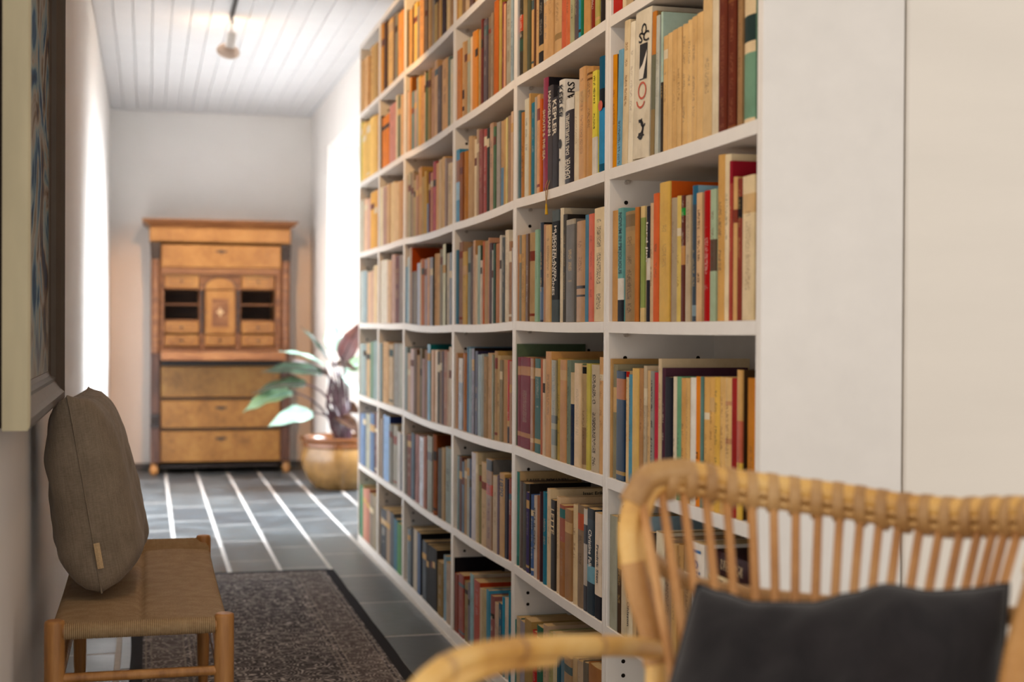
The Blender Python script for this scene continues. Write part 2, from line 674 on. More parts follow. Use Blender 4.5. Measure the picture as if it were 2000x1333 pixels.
# ------------------------------------------------------------------ room shell
XL, XR, YB, ZC = -0.266, 1.19, 10.761, 2.626
Y0 = -1.4
FOV_Y = 1.2


def struct(o):
    o['kind'] = 'structure'
    return o


m = MB()
m.box((XL - 0.25, 2.36, 0), (XL, YB + 0.2, ZC + 0.12))
struct(m.build('wall_left', M['plaster']))
m = MB()
m.box((XL, YB, 0), (XR + 0.4, YB + 0.2, ZC + 0.12))
struct(m.build('wall_back', M['plaster']))
# right wall beyond the bookcases, with the deep doorway niche
NY0, NY1, NZ = 7.22, onX(640, 400, XR).y, 2.285
m = MB()
m.box((XR, NY1, 0), (XR + 0.42, YB, ZC + 0.12))
m.box((XR, 6.935, 0), (XR + 0.42, NY0, ZC + 0.12))
m.box((XR, NY0, NZ), (XR + 0.42, NY1, ZC + 0.12))
m.box((1.272, 2.34, 0), (1.40, 6.935, ZC + 0.12))
struct(m.build('wall_right', M['plaster']))
# painted partition that closes the row of bookcases
m = MB()
m.cbox((1.2695, 2.213, 0), (3.2, 2.33, ZC), 0.004)
struct(m.build('wall_partition', M['partition']))
# small baseboard at the back
m = MB()
m.cbox((XL, YB - 0.012, 0), (XR, YB, 0.045), 0.003)
struct(m.build('baseboard_back', plain('stone_skirting', '5d5a58', 0.6, 0.3)))

# glass door at the bottom of the niche
wx = XR + 0.36
w = MB()
for a, b in ((NY0, NY0 + 0.07), (NY1 - 0.07, NY1), ((NY0 + NY1) / 2 - 0.05, (NY0 + NY1) / 2 + 0.05)):
    w.cbox((wx, a, 0), (wx + 0.05, b, NZ), 0.006)
for a, b in ((0, 0.12), (NZ - 0.07, NZ)):
    w.cbox((wx, NY0, a), (wx + 0.05, NY1, b), 0.006)
win = struct(w.build('window_1', M['shelf_white']))
for a, b in ((NY0 + 0.07, (NY0 + NY1) / 2 - 0.05), ((NY0 + NY1) / 2 + 0.05, NY1 - 0.07)):
    g = MB()
    g.box((wx + 0.022, a, 0.12), (wx + 0.028, b, NZ - 0.07))
    g.build('pane', M['glass'], win)

# ceiling: slab + tongue-and-groove planks, one object per plank
m = MB()
m.box((XL - 0.25, Y0, ZC + 0.02), (3.2, YB + 0.2, ZC + 0.12))
ceil = struct(m.build('ceiling', plain('ceiling_shadow_gap', 'b4b2b2', 0.9, 0.1)))
PW = 0.0952
pl = MB()
pl.cbox((-PW / 2 + 0.0014, Y0, ZC), (PW / 2 - 0.0014, YB - 0.006, ZC + 0.022), 0.004)
p0 = pl.build('plank', M['plank'], ceil)
nx = int((3.1 - XL) / PW)
for i in range(16):
    p = p0 if i == 0 else p0.copy()
    if i:
        COL.objects.link(p)
    p.parent = ceil
    p.location = (XL + PW * (i + 0.5) - 0.012 + 0.012, 0, 0)
m = MB()
m.box((XL + PW * 16, Y0, ZC), (3.2, YB - 0.006, ZC + 0.022))
m.build('plain_board', M['plank'], ceil)

# floor: grout bed + slate tiles laid in running lanes
m = MB()
m.box((XL - 0.25, Y0, -0.12), (3.2, YB + 0.2, -0.0006))
floor = struct(m.build('floor', M['grout']))
TW, GW = 0.2165, 0.017
lanes = [0.128 + TW * i for i in range(-2, 9)]
mesh_cache = {}


def tile(xa, xb, ya, yb):
    key = (round(xb - xa, 3), round(yb - ya, 3))
    if key not in mesh_cache:
        t = MB()
        t.cbox((-(xb - xa) / 2, -(yb - ya) / 2, -0.012), ((xb - xa) / 2, (yb - ya) / 2, 0.0), 0.0012)
        o = t.build('tile', M['slate'], floor)
        mesh_cache[key] = o.data
    else:
        o = bpy.data.objects.new('tile', mesh_cache[key])
        COL.objects.link(o)
        o.parent = floor
    o.location = ((xa + xb) / 2, (ya + yb) / 2, random.uniform(-0.0002, 0.0006))


rt = random.Random(4)
offs = [0.35, 0.12, 0.47, 0.28, 0.05, 0.40, 0.22, 0.5, 0.15, 0.33, 0.02]
TL = 0.60
for i, x in enumerate(lanes):
    xa, xb = x + GW / 2, x + TW - GW / 2
    if xb < XL:
        continue
    xa = max(xa, XL)
    lim = 2.2 if xa < 1.26 else 0
    y = 2.0 + offs[i] - 0.6
    while y < YB:
        ya, yb = y + 0.007, min(y + TL - 0.007, YB - 0.004)
        y += TL
        if yb - ya < 0.05:
            continue
        if xa > 1.16 and not (NY0 - 0.6 < (ya + yb) / 2 < NY1):
            continue
        if xa > 1.16:
            ya, yb = max(ya, NY0 + 0.002), min(yb, NY1 - 0.002)
            if yb - ya < 0.05 or xa > 1.5:
                continue
        tile(xa, xb, ya, yb)

# ------------------------------------------------------------------ bookcases
UY = [6.912, 6.314, 5.662, 4.705, 3.879, 3.05, 2.225]
UOFF = [0.002, 0.0, 0.0, -0.006, 0.003, 0.0, 0.0]
SZ = [2.428, 2.093, 1.757, 1.416, 1.074, 0.725, 0.390, 0.041]
SAG = [0, 0.001, 0.002, 0.008, 0.005, 0.003, 0.002]
TH = 0.025
XF, XBK = 1.0, 1.264
PT = 0.0172
CASE_LABEL = [None,
              'white bookcase at the window end of the row, beside the potted plant',
              'narrow white bookcase second from the potted plant',
              'widest white bookcase with sagging shelves, third from the potted plant',
              'white bookcase fourth from the potted plant',
              'white bookcase second from the painted partition wall',
              'white bookcase whose plain end panel meets the painted partition wall']


def shelf_z(c, k, Y):
    """top of shelf k in bookcase c at depth Y"""
    ya, yb = UY[c - 1], UY[c]
    t = (Y - yb) / (ya - yb)
    z = SZ[k] + UOFF[c] * (1 - t) + UOFF[c - 1] * t
    if 0 < k < 7:
        z -= SAG[c] * 4 * t * (1 - t)
    return z


for c in range(1, 7):
    ya, yb = UY[c - 1], UY[c]
    if c == 1:
        ya += 0.009
    if c == 6:
        yb -= 0.012
    root = empty('bookcase', (XF, (ya + yb) / 2, 0), CASE_LABEL[c], 'bookcase', 'white bookcases along the wall')
    zt = SZ[0] + min(UOFF[c], UOFF[c - 1])
    near_t = PT + (0.006 if c == 6 else 0)
    ia, ib = ya - 0.0004 - PT, yb + 0.0004 + near_t
    for a, b in ((ia, ya - 0.0004), (yb + 0.0004, ib)):
        m = MB()
        m.cbox((XF, a, 0), (XBK, b, zt), 0.0015)
        m.build('side_panel', M['shelf_white'], root)
    m = MB()
    m.box((XBK - 0.009, ib, 0.03), (XBK - 0.001, ia, zt - TH))
    m.build('back_panel', M['shelf_white'], root)
    for k in range(8):
        m = MB()
        n = 8
        vs, fs = [], []
        x1 = XBK - 0.0095
        thick = TH if k < 7 else 0.038
        for i in range(n + 1):
            Y = ib + (ia - ib) * i / n
            z = shelf_z(c, k, Y)
            vs += [(XF, Y, z - 0.001), (XF + 0.001, Y, z), (x1, Y, z), (x1, Y, z - thick), (XF, Y, z - thick)]
        for i in range(n):
            for q in range(5):
                q2 = (q + 1) % 5
                fs.append((i * 5 + q, i * 5 + q2, (i + 1) * 5 + q2, (i + 1) * 5 + q))
        fs += [(4, 3, 2, 1, 0), tuple(n * 5 + q for q in range(5))]
        m.add(vs, fs)
        m.build('shelf', M['shelf_white'], root)
    # drilled holes in the far panel and the shelf pins
    h, pn = MB(), MB()
    for k in range(1, 8):
        z0 = shelf_z(c, k, ia)
        for dz in (0.267, 0.235):
            for X in (XF + 0.04, XF + 0.215):
                r = 0.0048
                vs = [(X + r * math.cos(a * math.pi / 5), ia - 0.0006, z0 + dz + r * math.sin(a * math.pi / 5)) for a in range(10)]
                h.add(vs + [(p[0], ia - 0.0001, p[2]) for p in vs], [tuple(range(10))[::-1]] + [(q, (q + 1) % 10, 10 + (q + 1) % 10, 10 + q) for q in range(10)])
        if k > 1:
            zz = shelf_z(c, k - 1, ia) - TH - 0.005
            pn.tube([(XF + 0.04, ia, zz), (XF + 0.04, ia - 0.012, zz)], 0.0048, 8)
    tag(h.build('pin_hole', M['hole'], root), kind='stuff')
    tag(pn.build('shelf_pin', M['steel'], root), kind='stuff')

# ------------------------------------------------------------------ books
# one row per compartment: x-range of each spine in photograph pixels : top of the spine (pixels, or h<cm>) : colour : options
#   i<mm> how far the spine stands behind the shelf edge, L<deg> lean, C<hex> colour of the boards, D<cm> depth
ROWS = {
 (6, 2): "1199-1216:h23:a8281c 1217-1224:h20:d8c09a 1225-1238:h21:b59a70 1239-1256:h22:5a4a38 1257-1270:h20:8c3c2c",
 (6, 3): "1193-1202:108:c8862c:C5a4630 1203-1213:100:6f9db5:L2.5:C36485a 1213-1224:28:d9c39a:L3 1224-1234:47:e4d8bf:L3 1234-1266:21:d8ccb4:L3:i6 1268-1276:26:8c7448:L2.2 1277-1284:33:b9bab0:L1.6 "
         "1290-1294:24:34302e:Ca9bdb0 1294-1303:71:d3a868:i8 1303-1312:65:d6ac6c:i8 1312-1321:59:d0a464:i8 1321-1330:54:d6ac6c:i8 1330-1340:48:d2a868:i8 1340-1350:40:d9b070:i8 1350-1360:33:d3a868:i8 1360-1372:25:d6ac6c:i8 "
         "1372-1390:-8:d0ac74:i6 1390-1403:-12:d8c7a8:i6 1403-1419:-20:5e2a1c 1421-1437:-24:5e2a1c:C2c100c 1440-1449:-30:9c7448 1450-1472:-32:d8bd92:C6f8f78",
 (6, 4): "1193-1205:412:c9934f 1205-1216:407:6fa3a0 1218-1239:413:9c7d50:Ce0c8a0 1239-1246:405:b9743f:C2a2420 1250-1258:403:d8b876 1260-1268:403:2a2830 1268-1274:397:c9a67f 1275-1286:378:d0653a 1287-1307:356:d6a83c:Cb8572a 1308-1319:387:a89478:i8 1319-1328:383:d3b457 1329-1337:382:5a2a20:C1c1a18 "
         "1338-1348:382:b79f7b 1349-1359:363:3c4650:C7fa0b0 1359-1370:377:d3a876 1371-1385:373:a01414:L-0.6 1386-1397:370:9fae93 1398-1412:303:c9964a 1412-1423:302:e0c9a0 1423-1429:315:8a1f2a 1429-1437:346:cf9d5c 1437-1448:349:7d3a30 1449-1473:343:d9bf90",
 (6, 5): "1187-1194:701:c79a5c:i5:Cc09450 1195-1203:712:8c8468:i12 1203-1219:725:1f3550:C14202e 1221-1226:726:d9b783 1226-1232:732:5c8fa5 1234-1247:720:dcb04a 1247-1255:720:b5834f 1256-1262:715:bda98a:i7 1262-1269:724:cfa872:i7 1269-1276:725:8f8f88 1276-1283:728:b13a48 "
         "1284-1291:701:ceb48c:i12 1291-1297:719:4a2c38 1298-1311:737:22222a 1313-1319:736:d8c7a8 1319-1327:736:6f9a78 1328-1336:739:d09a50 1336-1344:739:d6a860 1345-1356:738:e3dccf 1356-1365:736:d8833c 1366-1371:736:5f7f78 1372-1382:737:d2a052 1382-1392:737:d8a450 1392-1402:737:dcaa3c 1402-1413:737:d6a860 1413-1425:738:d9ae6a 1425-1437:739:8f2a28 1438-1448:723:d9ad2e:C3f2a14 1459-1474:739:b87838",
 (6, 6): "1190-1204:1008:a0a090 1205-1213:1009:4a3420:C2a1c10 1214-1222:1050:cdbb9a 1222-1233:1040:e0cfae 1233-1241:1046:c9a878 1242-1254:1008:9fb8c4:C8fa3ac 1255-1264:1046:8fa088 1264-1269:1040:5a4434 1269-1277:1040:242426 1277-1293:1040:e0d0b0 1295-1309:1052:a08060 1310-1320:1064:c69a58 1321-1331:1064:b5884c 1332-1347:1070:a88458 1349-1374:1061:e8ddd0",
 (5, 2): "1006-1012:h24:b9a58a:Ce8dcc8 1012-1021:h23:3a3428 1021-1029:h22:8f7a4c 1029-1036:h22:4a4a30 1036-1043:h22:c79a5c 1043-1046:h21:5a3a28 1046-1052:h22:c39a64 1052-1061:h22:232021 1061-1070:h23:cfa268 1070-1080:h23:c99c62 1081-1094:h22:c9a06a 1095-1103:h24:c4664a 1103-1112:h24:c8704c 1113-1121:h22:a3a382 1121-1127:h22:5c5358 1128-1135:h23:3c88a4 1135-1139:h22:1f6a4a 1140-1152:h22:c9944f 1153-1161:h23:7a2a1e 1162-1170:h22:b0a24a 1171-1179:h22:2a2220",
 (5, 3): "1009-1015:217:5f7880 1016-1023:220:a5713a 1024-1032:194:cdc8b0 1033-1036:183:c99a52:i10 1037-1044:201:1f6c84 1044-1048:190:a8a092 1048-1054:186:d19a5c 1054-1058:194:c2602c 1058-1068:153:8a3a52:C1c1a20 1069-1078:168:4a464a:C2a282c 1079-1088:190:3c3a40 1089-1100:157:d8d4cc:Cdedad2 1101-1118:193:322e34:i5 1119-1129:180:d9cbb0:C8a3a30 1130-1142:132:cf9c5e 1143-1155:132:c08c48 1156-1165:139:e0d020 1167-1179:111:14506c",
 (5, 4): "1009-1014:460:c08a5a 1014-1018:460:8a8678 1018-1025:459:c49a5c 1026-1032:457:6a4a30 1032-1042:455:b59668 1044-1051:449:8fb49a 1053-1059:435:39404e:C1c1a18 1060-1065:439:b58a6c 1065-1075:440:d0a868 1077-1090:411:24282c:C16181a 1092-1098:407:d8cbb0:Cb0a590 1099-1105:419:4e4c4a:C24201e 1105-1121:429:6a6660 1123-1141:432:b58a5c 1142-1148:420:5a86a0 1149-1159:418:d0705c 1160-1179:406:e0cba4",
 (5, 5): "1006-1010:672:5a6a54:C5a6a54 1010-1016:698:7a2a38 1016-1034:698:7a2a38 1035-1042:700:9a6a44 1044-1055:701:2a5a54 1055-1060:702:b0694c 1060-1064:702:d8c0a0 1065-1076:687:c99450 1076-1086:704:8a8058 1087-1093:701:b89a44 1093-1105:703:c58f54 1105-1112:704:7a8678 1112-1120:728:d0b890 1121-1134:710:dcbc8c:C6a7a60 1134-1143:714:b09468 1143-1149:711:c8b84c 1152-1167:713:bfae94 1168-1177:698:d3a268",
 (5, 6): "1000-1002:919:c0a070 1004-1012:921:4a8480:Cc0a070 1013-1020:941:5a4a40 1020-1027:944:4a4640 1027-1033:962:3a3060 1033-1035:946:221c18:i8 1035-1041:967:4a6494 1041-1047:969:cbbcae 1047-1052:969:9a6a54 1052-1058:962:3a1f24 1058-1067:962:2a7088 1067-1075:955:d6bd92 1075-1084:977:2e241e 1085-1092:971:d4b48a 1092-1102:987:9a5a48 1102-1115:995:a07444 1117-1125:986:d8be94 1125-1139:987:8a7258 1139-1146:995:3a3a40 1146-1160:994:1e2a34 1161-1174:1003:e0ccb4",
 (5, 7): "1003-1007:1209:3a7a74 1008-1015:1206:c0a884:C1f5a4e 1015-1023:1214:9a949c 1024-1037:1211:a08040 1038-1047:1234:a82a2a 1048-1059:1224:2a5a44 1060-1068:1221:b89a7c 1069-1079:1235:9a945c 1079-1087:1236:c8b890 1088-1093:1270:2a5060 1093-1100:1282:5f7480 1101-1115:1283:a5845c 1116-1124:1285:b89a70 1125-1135:1291:b0987c 1136-1145:1294:6a6052 1146-1171:1302:9a6a40",
 (4, 1): "889-895:h22:c89040 896-902:h21:d8b060 903-908:h21:8a6a48 909-916:h22:c8a880 917-926:h21:5a3a28 928-938:h22:b89058",
 (4, 2): "892-901:97:c07a38 901-907:83:c59a60 907-912:81:b88a50 913-918:75:a8a894 919-923:72:e0c4a0 923-928:62:d08a48 928-933:59:d38a3c 933-939:59:a88a4c 939-943:38:6a3028 944-951:38:5c5258 952-958:34:7a6650 958-963:26:8a765c 964-973:1:b0602c 974-979:0:b0942c 979-984:5:7a3c38 984-988:8:d0966c 989-997:0:a09a88 997-1002:-5:8fa0a8",
 (4, 3): "889-897:293:3f86ac 898-904:298:8a5430 905-912:296:b07834 913-919:267:c2a074 919-926:270:b8966c 927-931:272:e0cca4 931-935:253:b09478 935-942:254:8f5654 943-950:253:9a4a44 951-955:250:2a3028 956-963:241:b89070 963-968:248:4a6a4a 969-976:239:a09a94 977-982:237:6a8aa8 982-988:234:c09a5c 988-991:230:d8c880 991-997:227:a07c5c 998-1002:218:cfae8c",
 (4, 4): "888-894:489:4a7c98 896-903:473:94705c:Ca08060 903-911:492:c8a040 913-919:484:8f9894 919-923:481:5a4a44 923-928:470:b5844c 928-933:498:d8c098 933-938:480:9cb0a8:C3a4a3c 938-941:509:d8ccbc 941-946:472:b8643c 946-953:471:b08a50 953-956:465:c08c6c:i8 956-961:475:4a3438 961-963:489:c8ccc4 963-967:476:2f4a3a 968-976:476:a8682c 976-979:460:d8d0c0 980-985:464:5a6064 986-993:450:e0d4bc 993-999:472:a07040 999-1002:484:a8a09a",
 (4, 5): "890-894:690:b88450 895-902:700:b8c8dc:C201c1c 903-909:690:a86c34 910-916:678:5f88a8 916-919:681:a0b8c8 919-926:681:8f8ca0 926-927:680:2a1c14:i6 927-933:686:2f2a48 933-938:693:b4c8d4 938-943:692:9aa4a4 944-951:697:ac8a5c 951-959:690:cfae88 959-964:693:7a7850 964-970:686:b89460:Cb08c48 970-975:695:c8ac7c 976-981:704:8f8060 981-989:703:c09668 989-995:704:b01c18 995-999:706:b48a70",
 (4, 6): "891-897:891:5a7474 897-902:892:5a3a34 902-906:902:6a7c90 907-912:899:a88458 912-917:897:a8a89c 917-920:897:4a5c7c 920-929:884:b8b0b4:C5a4a40 929-933:884:cbb892 933-940:910:8a8050 940-949:904:d0b48c 949-960:897:9a7450:C6c6a68 962-971:930:cdb89a 971-974:929:6a5c6c 975-985:925:bd9048 986-991:935:2a2434 992-998:935:8a3c28",
 (4, 7): "885-888:1089:17151a:i6:C17151a 888-894:1121:7a3424 895-905:1122:8a3a2a 905-914:1137:8f7c50 914-917:1138:7a7078 917-923:1121:8fb0b8:Cb8a890 925-937:1135:a03c24 937-942:1150:c0ac84 942-950:1152:b0a070 950-955:1153:4a8ca8 956-963:1164:8a5a58 964-973:1179:b89c80 973-980:1179:14506c 981-984:1167:2a86a4 984-990:1169:c8bcac 991-997:1156:1f7890",
 (3, 1): "792-796:h24:8a8068 797-799:h22:2a1a10 799-805:h22:c8984c 806-809:h23:4a2410 809-815:h22:d8b050 815-819:h21:8a8478 819-828:h22:d09448 828-831:h21:5a4028 831-834:h22:8f7c68 835-837:h22:3a2010 837-841:h21:d8a860 841-845:h22:c09050 845-849:h21:a89478 849-855:h22:c8a458 855-858:h22:8f6048 858-862:h21:d8a858 863-871:h23:2f0e10 872-879:h22:e0c080 879-883:h21:b08a60",
 (3, 2): "792-796:179:a89880 796-800:179:d0ac8c 800-804:152:b57c3c:C7a4a24 804-808:179:5f7c80 809-814:177:a8948c 814-817:152:8a948c 817-822:149:c89a3c 822-829:149:d09448 829-831:140:d8b890:C3a1c14 831-836:142:5a6a3c 836-841:135:b5883c 842-848:134:d09c70 848-854:119:d8a468 854-861:130:6a5c58 863-874:116:d09a54 875-879:111:6f7c74 880-884:116:d0c8b0",
 (3, 3): "791-796:343:b8a48c 797-802:337:a89c7c 802-804:339:5a5038 804-808:337:9a8468 808-812:352:b09860 812-817:342:b08060 818-824:327:c48c48:Cd09c4c 824-829:345:b89040 829-834:334:c8961c 834-836:398:7a90a8:L-1 837-840:336:6a2028 841-845:337:c08468 846-851:316:b0545c 852-857:319:dca468 857-862:312:d8b888 862-868:307:d8b078:Cc8902c 869-872:309:a08c88 873-882:319:d0b894",
 (3, 4): "792-796:521:6a8ca0 796-800:503:b8c8cc 800-804:484:b09078:Cb04a20 804-809:531:6a5a50 809-814:530:8a8074 815-821:514:c0c4d0:C3a4630 821-823:508:d8b070 823-828:506:b06038 829-832:507:b8a090 832-834:507:8a7c8c 834-839:504:d0a080 840-845:503:a0a0a8:C3a3830 847-854:496:c08c48 854-859:496:c89858 859-864:487:8a8068 865-870:477:d8d8c0:C141414 872-878:495:a08a60 878-882:494:9098a0",
 (3, 5): "790-795:678:8fa0a4 796-802:690:c8a484 802-808:681:d0b8b4 808-814:683:6a4a30 815-819:694:b08048 820-824:681:7a6a50 825-828:701:c0a8a8 828-834:684:94705c 835-840:673:9cc0d8:C1f6c70 842-847:684:d8b498 848-854:684:d8bc98 854-859:687:3a2c14 859-863:685:8a6a4c 863-866:686:5a4c50 866-873:684:9a6044 873-877:687:c0a080 877-881:678:d0c0a8",
 (3, 6): "790-794:851:7a7468 795-802:849:7a4a3c 803-809:846:5a6878:C2a1c18 809-816:849:b08c8c 817-827:854:c4c8d4 827-832:853:a06858 832-842:852:7c7864 844-851:849:8a4a24:C6a3418 853-862:877:5c5a54 863-868:875:b09060 868-880:875:94a09c",
 (3, 7): "796-801:1032:7c8890 802-806:1029:3a3e44 807-815:1035:b8a890 815-821:1041:5a6a88:C141418 825-832:1057:5a6068 833-837:1063:1f1a18 837-841:1066:241e1c 841-845:1068:1c1816 845-849:1071:241e1c 849-853:1074:1f1a18 854-864:1098:8a6c34 864-871:1086:7a98a8 871-879:1100:b09880",
 (2, 1): "745-750:41:c88838 750-755:43:4a3020 756-768:38:e0b058 768-772:30:6a4a28 772-776:27:8a8878 777-787:24:e09838",
 (2, 2): "744-746:227:3a2410 746-759:227:d88020:C8a4c18 760-773:204:c08070 773-777:187:d8c8a0 777-782:187:5c6450 782-786:186:d8b080",
 (2, 3): "743-748:367:e0d0a8 748-755:365:b08878 755-761:360:c8a070 761-770:357:d8b880 770-779:357:d4b07c 779-786:354:c09058",
 (2, 4): "742-755:509:e0d8c8 756-763:510:c89c6c 763-770:498:b89484 770-780:500:5a2420 780-786:498:8a7c74",
 (2, 5): "742-745:671:8fa4ac 746-757:668:c8a070 758-766:673:c8b090 767-779:671:7a7468 780-786:671:a8a89c",
 (2, 6): "743-747:819:a09084 747-759:812:9cb8dc:C2a3a70 760-766:829:7c7870 766-775:830:9a9484 776-782:844:d0ccc8 782-785:850:4a5058",
 (2, 7): "743-754:994:1f2228 755-762:996:a08870 762-769:1002:5a5c60 769-776:1014:4a7080 776-783:1023:5a8a5c",
 (1, 1): "704-709:120:c8a068 709-718:114:d8a870 722-730:92:d0a058 730-737:86:b8904c",
 (1, 2): "704-708:240:c0b040 708-715:240:e0b458 715-723:238:dcb050 723-730:229:ecc060 730-737:226:e0b050",
 (1, 3): "704-710:392:b8b4a0 711-718:389:d8b090 718-724:388:c89c88 724-731:376:e0a438 731-737:372:d89c38",
 (1, 4): "704-710:530:b0b8b4 710-717:529:90a0a4 718-724:531:d8b08c 724-730:529:c8a088 730-737:519:dcc090",
 (1, 5): "704-709:672:9ca8a4 709-715:672:8f9c9c 716-723:670:c0a078 723-730:668:6a8470 730-737:666:8fa0a0",
 (1, 6): "704-709:808:7c90b0 709-714:807:5a7090 714-722:808:b0b0a0 722-730:807:5a7498 730-737:806:6a4c4c",
 (1, 7): "704-709:949:4a8468 709-716:955:c88c74 716-722:955:b07868 722-729:965:8a7c6c 729-735:970:9a8c74",
}
# bands across the spine: (from, to, colour) as fractions of the height
BANDS = {
 (6, 3, 22): [(0.58, 0.77, '263634'), (0.03, 0.5, '6f8f78')],
 (6, 3, 20): [(0.0, 0.02, '7a4a2a'), (0.9, 0.92, '7a4a2a')],
 (6, 3, 6): [(0.32, 0.7, '6a6a58'), (0.7, 1.0, 'b8783c')],
 (6, 3, 8): [(0.0, 0.5, '3a322c'), (0.5, 1.0, 'a9bdb0')],
 (6, 4, 2): [(0.0, 0.19, '26282e'), (0.19, 0.38, 'dcd6cc')],
 (6, 4, 3): [(0.70, 0.82, 'a88450'), (0.86, 0.97, '7c6440')],
 (6, 4, 5): [(0.12, 0.9, '8d9a5c')],
 (6, 4, 6): [(0.36, 0.55, 'cfc4b4')],
 (6, 4, 12): [(0.45, 0.60, 'b8803c'), (0.84, 0.9, '2c8a3c')],
 (6, 4, 14): [(0.04, 0.12, '7a8a90'), (0.86, 1.0, '2f5a72')],
 (6, 4, 17): [(0.38, 0.62, '5a4a3c')],
 (6, 4, 20): [(0.0, 0.86, 'a0483c')],
 (6, 4, 22): [(0.72, 0.87, '241c1c')],
 (6, 5, 2): [(0.58, 0.80, 'd0a870')],
 (6, 5, 3): [(0.74, 0.93, 'a8683c'), (0.05, 0.085, 'a8843c')],
 (6, 5, 4): [(0.95, 1.0, 'a8281c')],
 (6, 5, 26): [(0.52, 0.56, 'c08858'), (0.80, 0.83, 'c08858')],
 (6, 5, 28): [(0.66, 1.0, 'c8964c'), (0.38, 0.66, 'b5604a')],
 (6, 6, 2): [(0.55, 0.95, 'c8922c')],
 (6, 6, 6): [(0.02, 0.16, '22302c'), (0.16, 0.4, '7fa0b0')],
 (5, 2, 2): [(0.55, 0.75, 'a83c24'), (0.3, 0.45, '2f4a3c')],
 (5, 2, 8): [(0.14, 0.22, 'c09a60')],
 (5, 2, 11): [(0.15, 0.22, '9a7a48')],
 (5, 2, 12): [(0.55, 1.0, 'd8cfc4')],
 (5, 3, 6): [(0.82, 1.0, 'b88c58')],
 (5, 3, 9): [(0.0, 0.03, '6a2a3c')],
 (5, 3, 13): [(0.86, 1.0, 'd8d4cc')],
 (5, 3, 16): [(0.88, 0.90, '6a4418'), (0.93, 0.95, '6a4418')],
 (5, 3, 17): [(0.0, 0.36, 'd8d0c4')],
 (5, 3, 18): [(0.07, 0.55, '3a86b4'), (0.55, 0.72, '182028')],
 (5, 4, 7): [(0.02, 0.35, '5f7490')],
 (5, 4, 10): [(0.0, 0.2, '4a5458'), (0.9, 1.0, '5a6468')],
 (5, 4, 13): [(0.95, 1.0, 'a89c84')],
 (5, 4, 14): [(0.33, 0.36, '2a1c14'), (0.25, 0.27, '2a1c14')],
 (5, 5, 2): [(0.80, 0.90, 'c08a5c'), (0.12, 0.17, 'c08a5c')],
 (5, 5, 3): [(0.80, 0.90, 'c08a5c'), (0.12, 0.17, 'c08a5c')],
 (5, 5, 4): [(0.78, 0.90, 'c49a64'), (0.09, 0.14, 'c49a64')],
 (5, 5, 5): [(0.81, 0.90, 'c9aa78'), (0.10, 0.15, 'b89a50')],
 (5, 5, 7): [(0.6, 0.75, '6a7c80')],
 (5, 5, 9): [(0.36, 0.44, '4a4a3c'), (0.14, 0.3, '5a5c48')],
 (5, 5, 13): [(0.0, 0.66, '26324a')],
 (5, 5, 15): [(0.92, 0.985, '1c1a18'), (0.04, 0.4, '8a6c4c')],
 (5, 6, 2): [(0.0, 0.1, '3a706c')],
 (5, 6, 15): [(0.0, 0.6, '9c6a3c'), (0.86, 0.96, '2c6a68')],
 (5, 6, 18): [(0.76, 0.92, 'b0583c')],
 (5, 6, 19): [(0.25, 0.66, 'b8aca0'), (0.85, 1.0, 'c8beb0')],
 (5, 6, 20): [(0.30, 0.46, '6f9cac'), (0.9, 1.0, '121214')],
 (5, 6, 21): [(0.0, 0.22, '15141a')],
 (5, 7, 8): [(0.0, 0.06, '6a6430')],
 (4, 2, 2): [(0.24, 0.36, '2a2028'), (0.08, 0.14, '2a2028')],
 (4, 3, 1): [(0.3, 0.55, '8fb4cc'), (0.55, 0.85, '8a5430')],
 (4, 3, 14): [(0.45, 1.0, 'b8946c')],
 (4, 5, 2): [(0.66, 1.0, 'e0dcd8')],
 (4, 5, 18): [(0.0, 0.2, '201414'), (0.2, 0.27, 'c8a050')],
 (4, 6, 11): [(0.87, 0.99, '14120f'), (0.6, 0.72, 'b8442c')],
 (3, 4, 5): [(0.0, 0.5, 'b07c54')],
 (3, 4, 6): [(0.3, 0.45, 'a0a0b8')],
 (3, 5, 12): [(0.0, 0.28, 'b08a58')],
}
# words that can be read on the spines: text, where it starts and ends (fraction of height), ink, reading direction
WORDS = {
 (5, 3, 9): [('SHOUTS & THE SEA', 0.28, 0.72, 'ink_cream', 0.5)],
 (5, 3, 10): [('MANDELMANN', 0.52, 0.95, 'ink_light', 0.55)],
 (5, 3, 11): [('KEPLER', 0.58, 0.97, 'ink_light', 0.85)],
 (5, 3, 12): [('KEPLER', 0.64, 0.95, 'ink_dark', 0.8)],
 (5, 3, 13): [('DEAVER', 0.06, 0.30, 'ink_light', 0.62, 1), ('DAS TEUFELSSPIEL', 0.34, 0.82, 'ink_light', 0.38, 1)],
 (5, 4, 10): [('HUSOTELAVEN', 0.37, 0.86, 'ink_light', 0.36, 0, 0.25), ('NOVELIONSTONES', 0.24, 0.80, 'ink_light', 0.36, 0, -0.3)],
 (6, 4, 2): [('NOVUM IN PM.JOUOUS', 0.42, 0.96, 'ink_teal', 0.8)],
 (6, 4, 6): [('lord jim', 0.52, 0.86, 'ink_light', 0.6)],
 (5, 6, 8): [('SKULDEN', 0.35, 0.86, 'ink_dark', 0.7)],
 (5, 6, 13): [('LETTE', 0.62, 0.90, 'ink_cream', 0.75)],
 (5, 6, 20): [('Christine Falk', 0.44, 0.80, 'ink_light', 0.45)],
 (5, 6, 21): [('Fredrik Sten', 0.34, 0.70, 'ink_dark', 0.34)],
 (6, 6, 4): [('Alexander Ohlsson', 0.12, 0.66, 'ink_dark', 0.4)],
 (6, 6, 15): [('Leif D', 0.58, 0.95, 'ink_blue', 0.62)],
 (6, 5, 19): None,
 (4, 6, 14): [('1890', 0.72, 0.93, 'ink_dark', 0.7)],
}
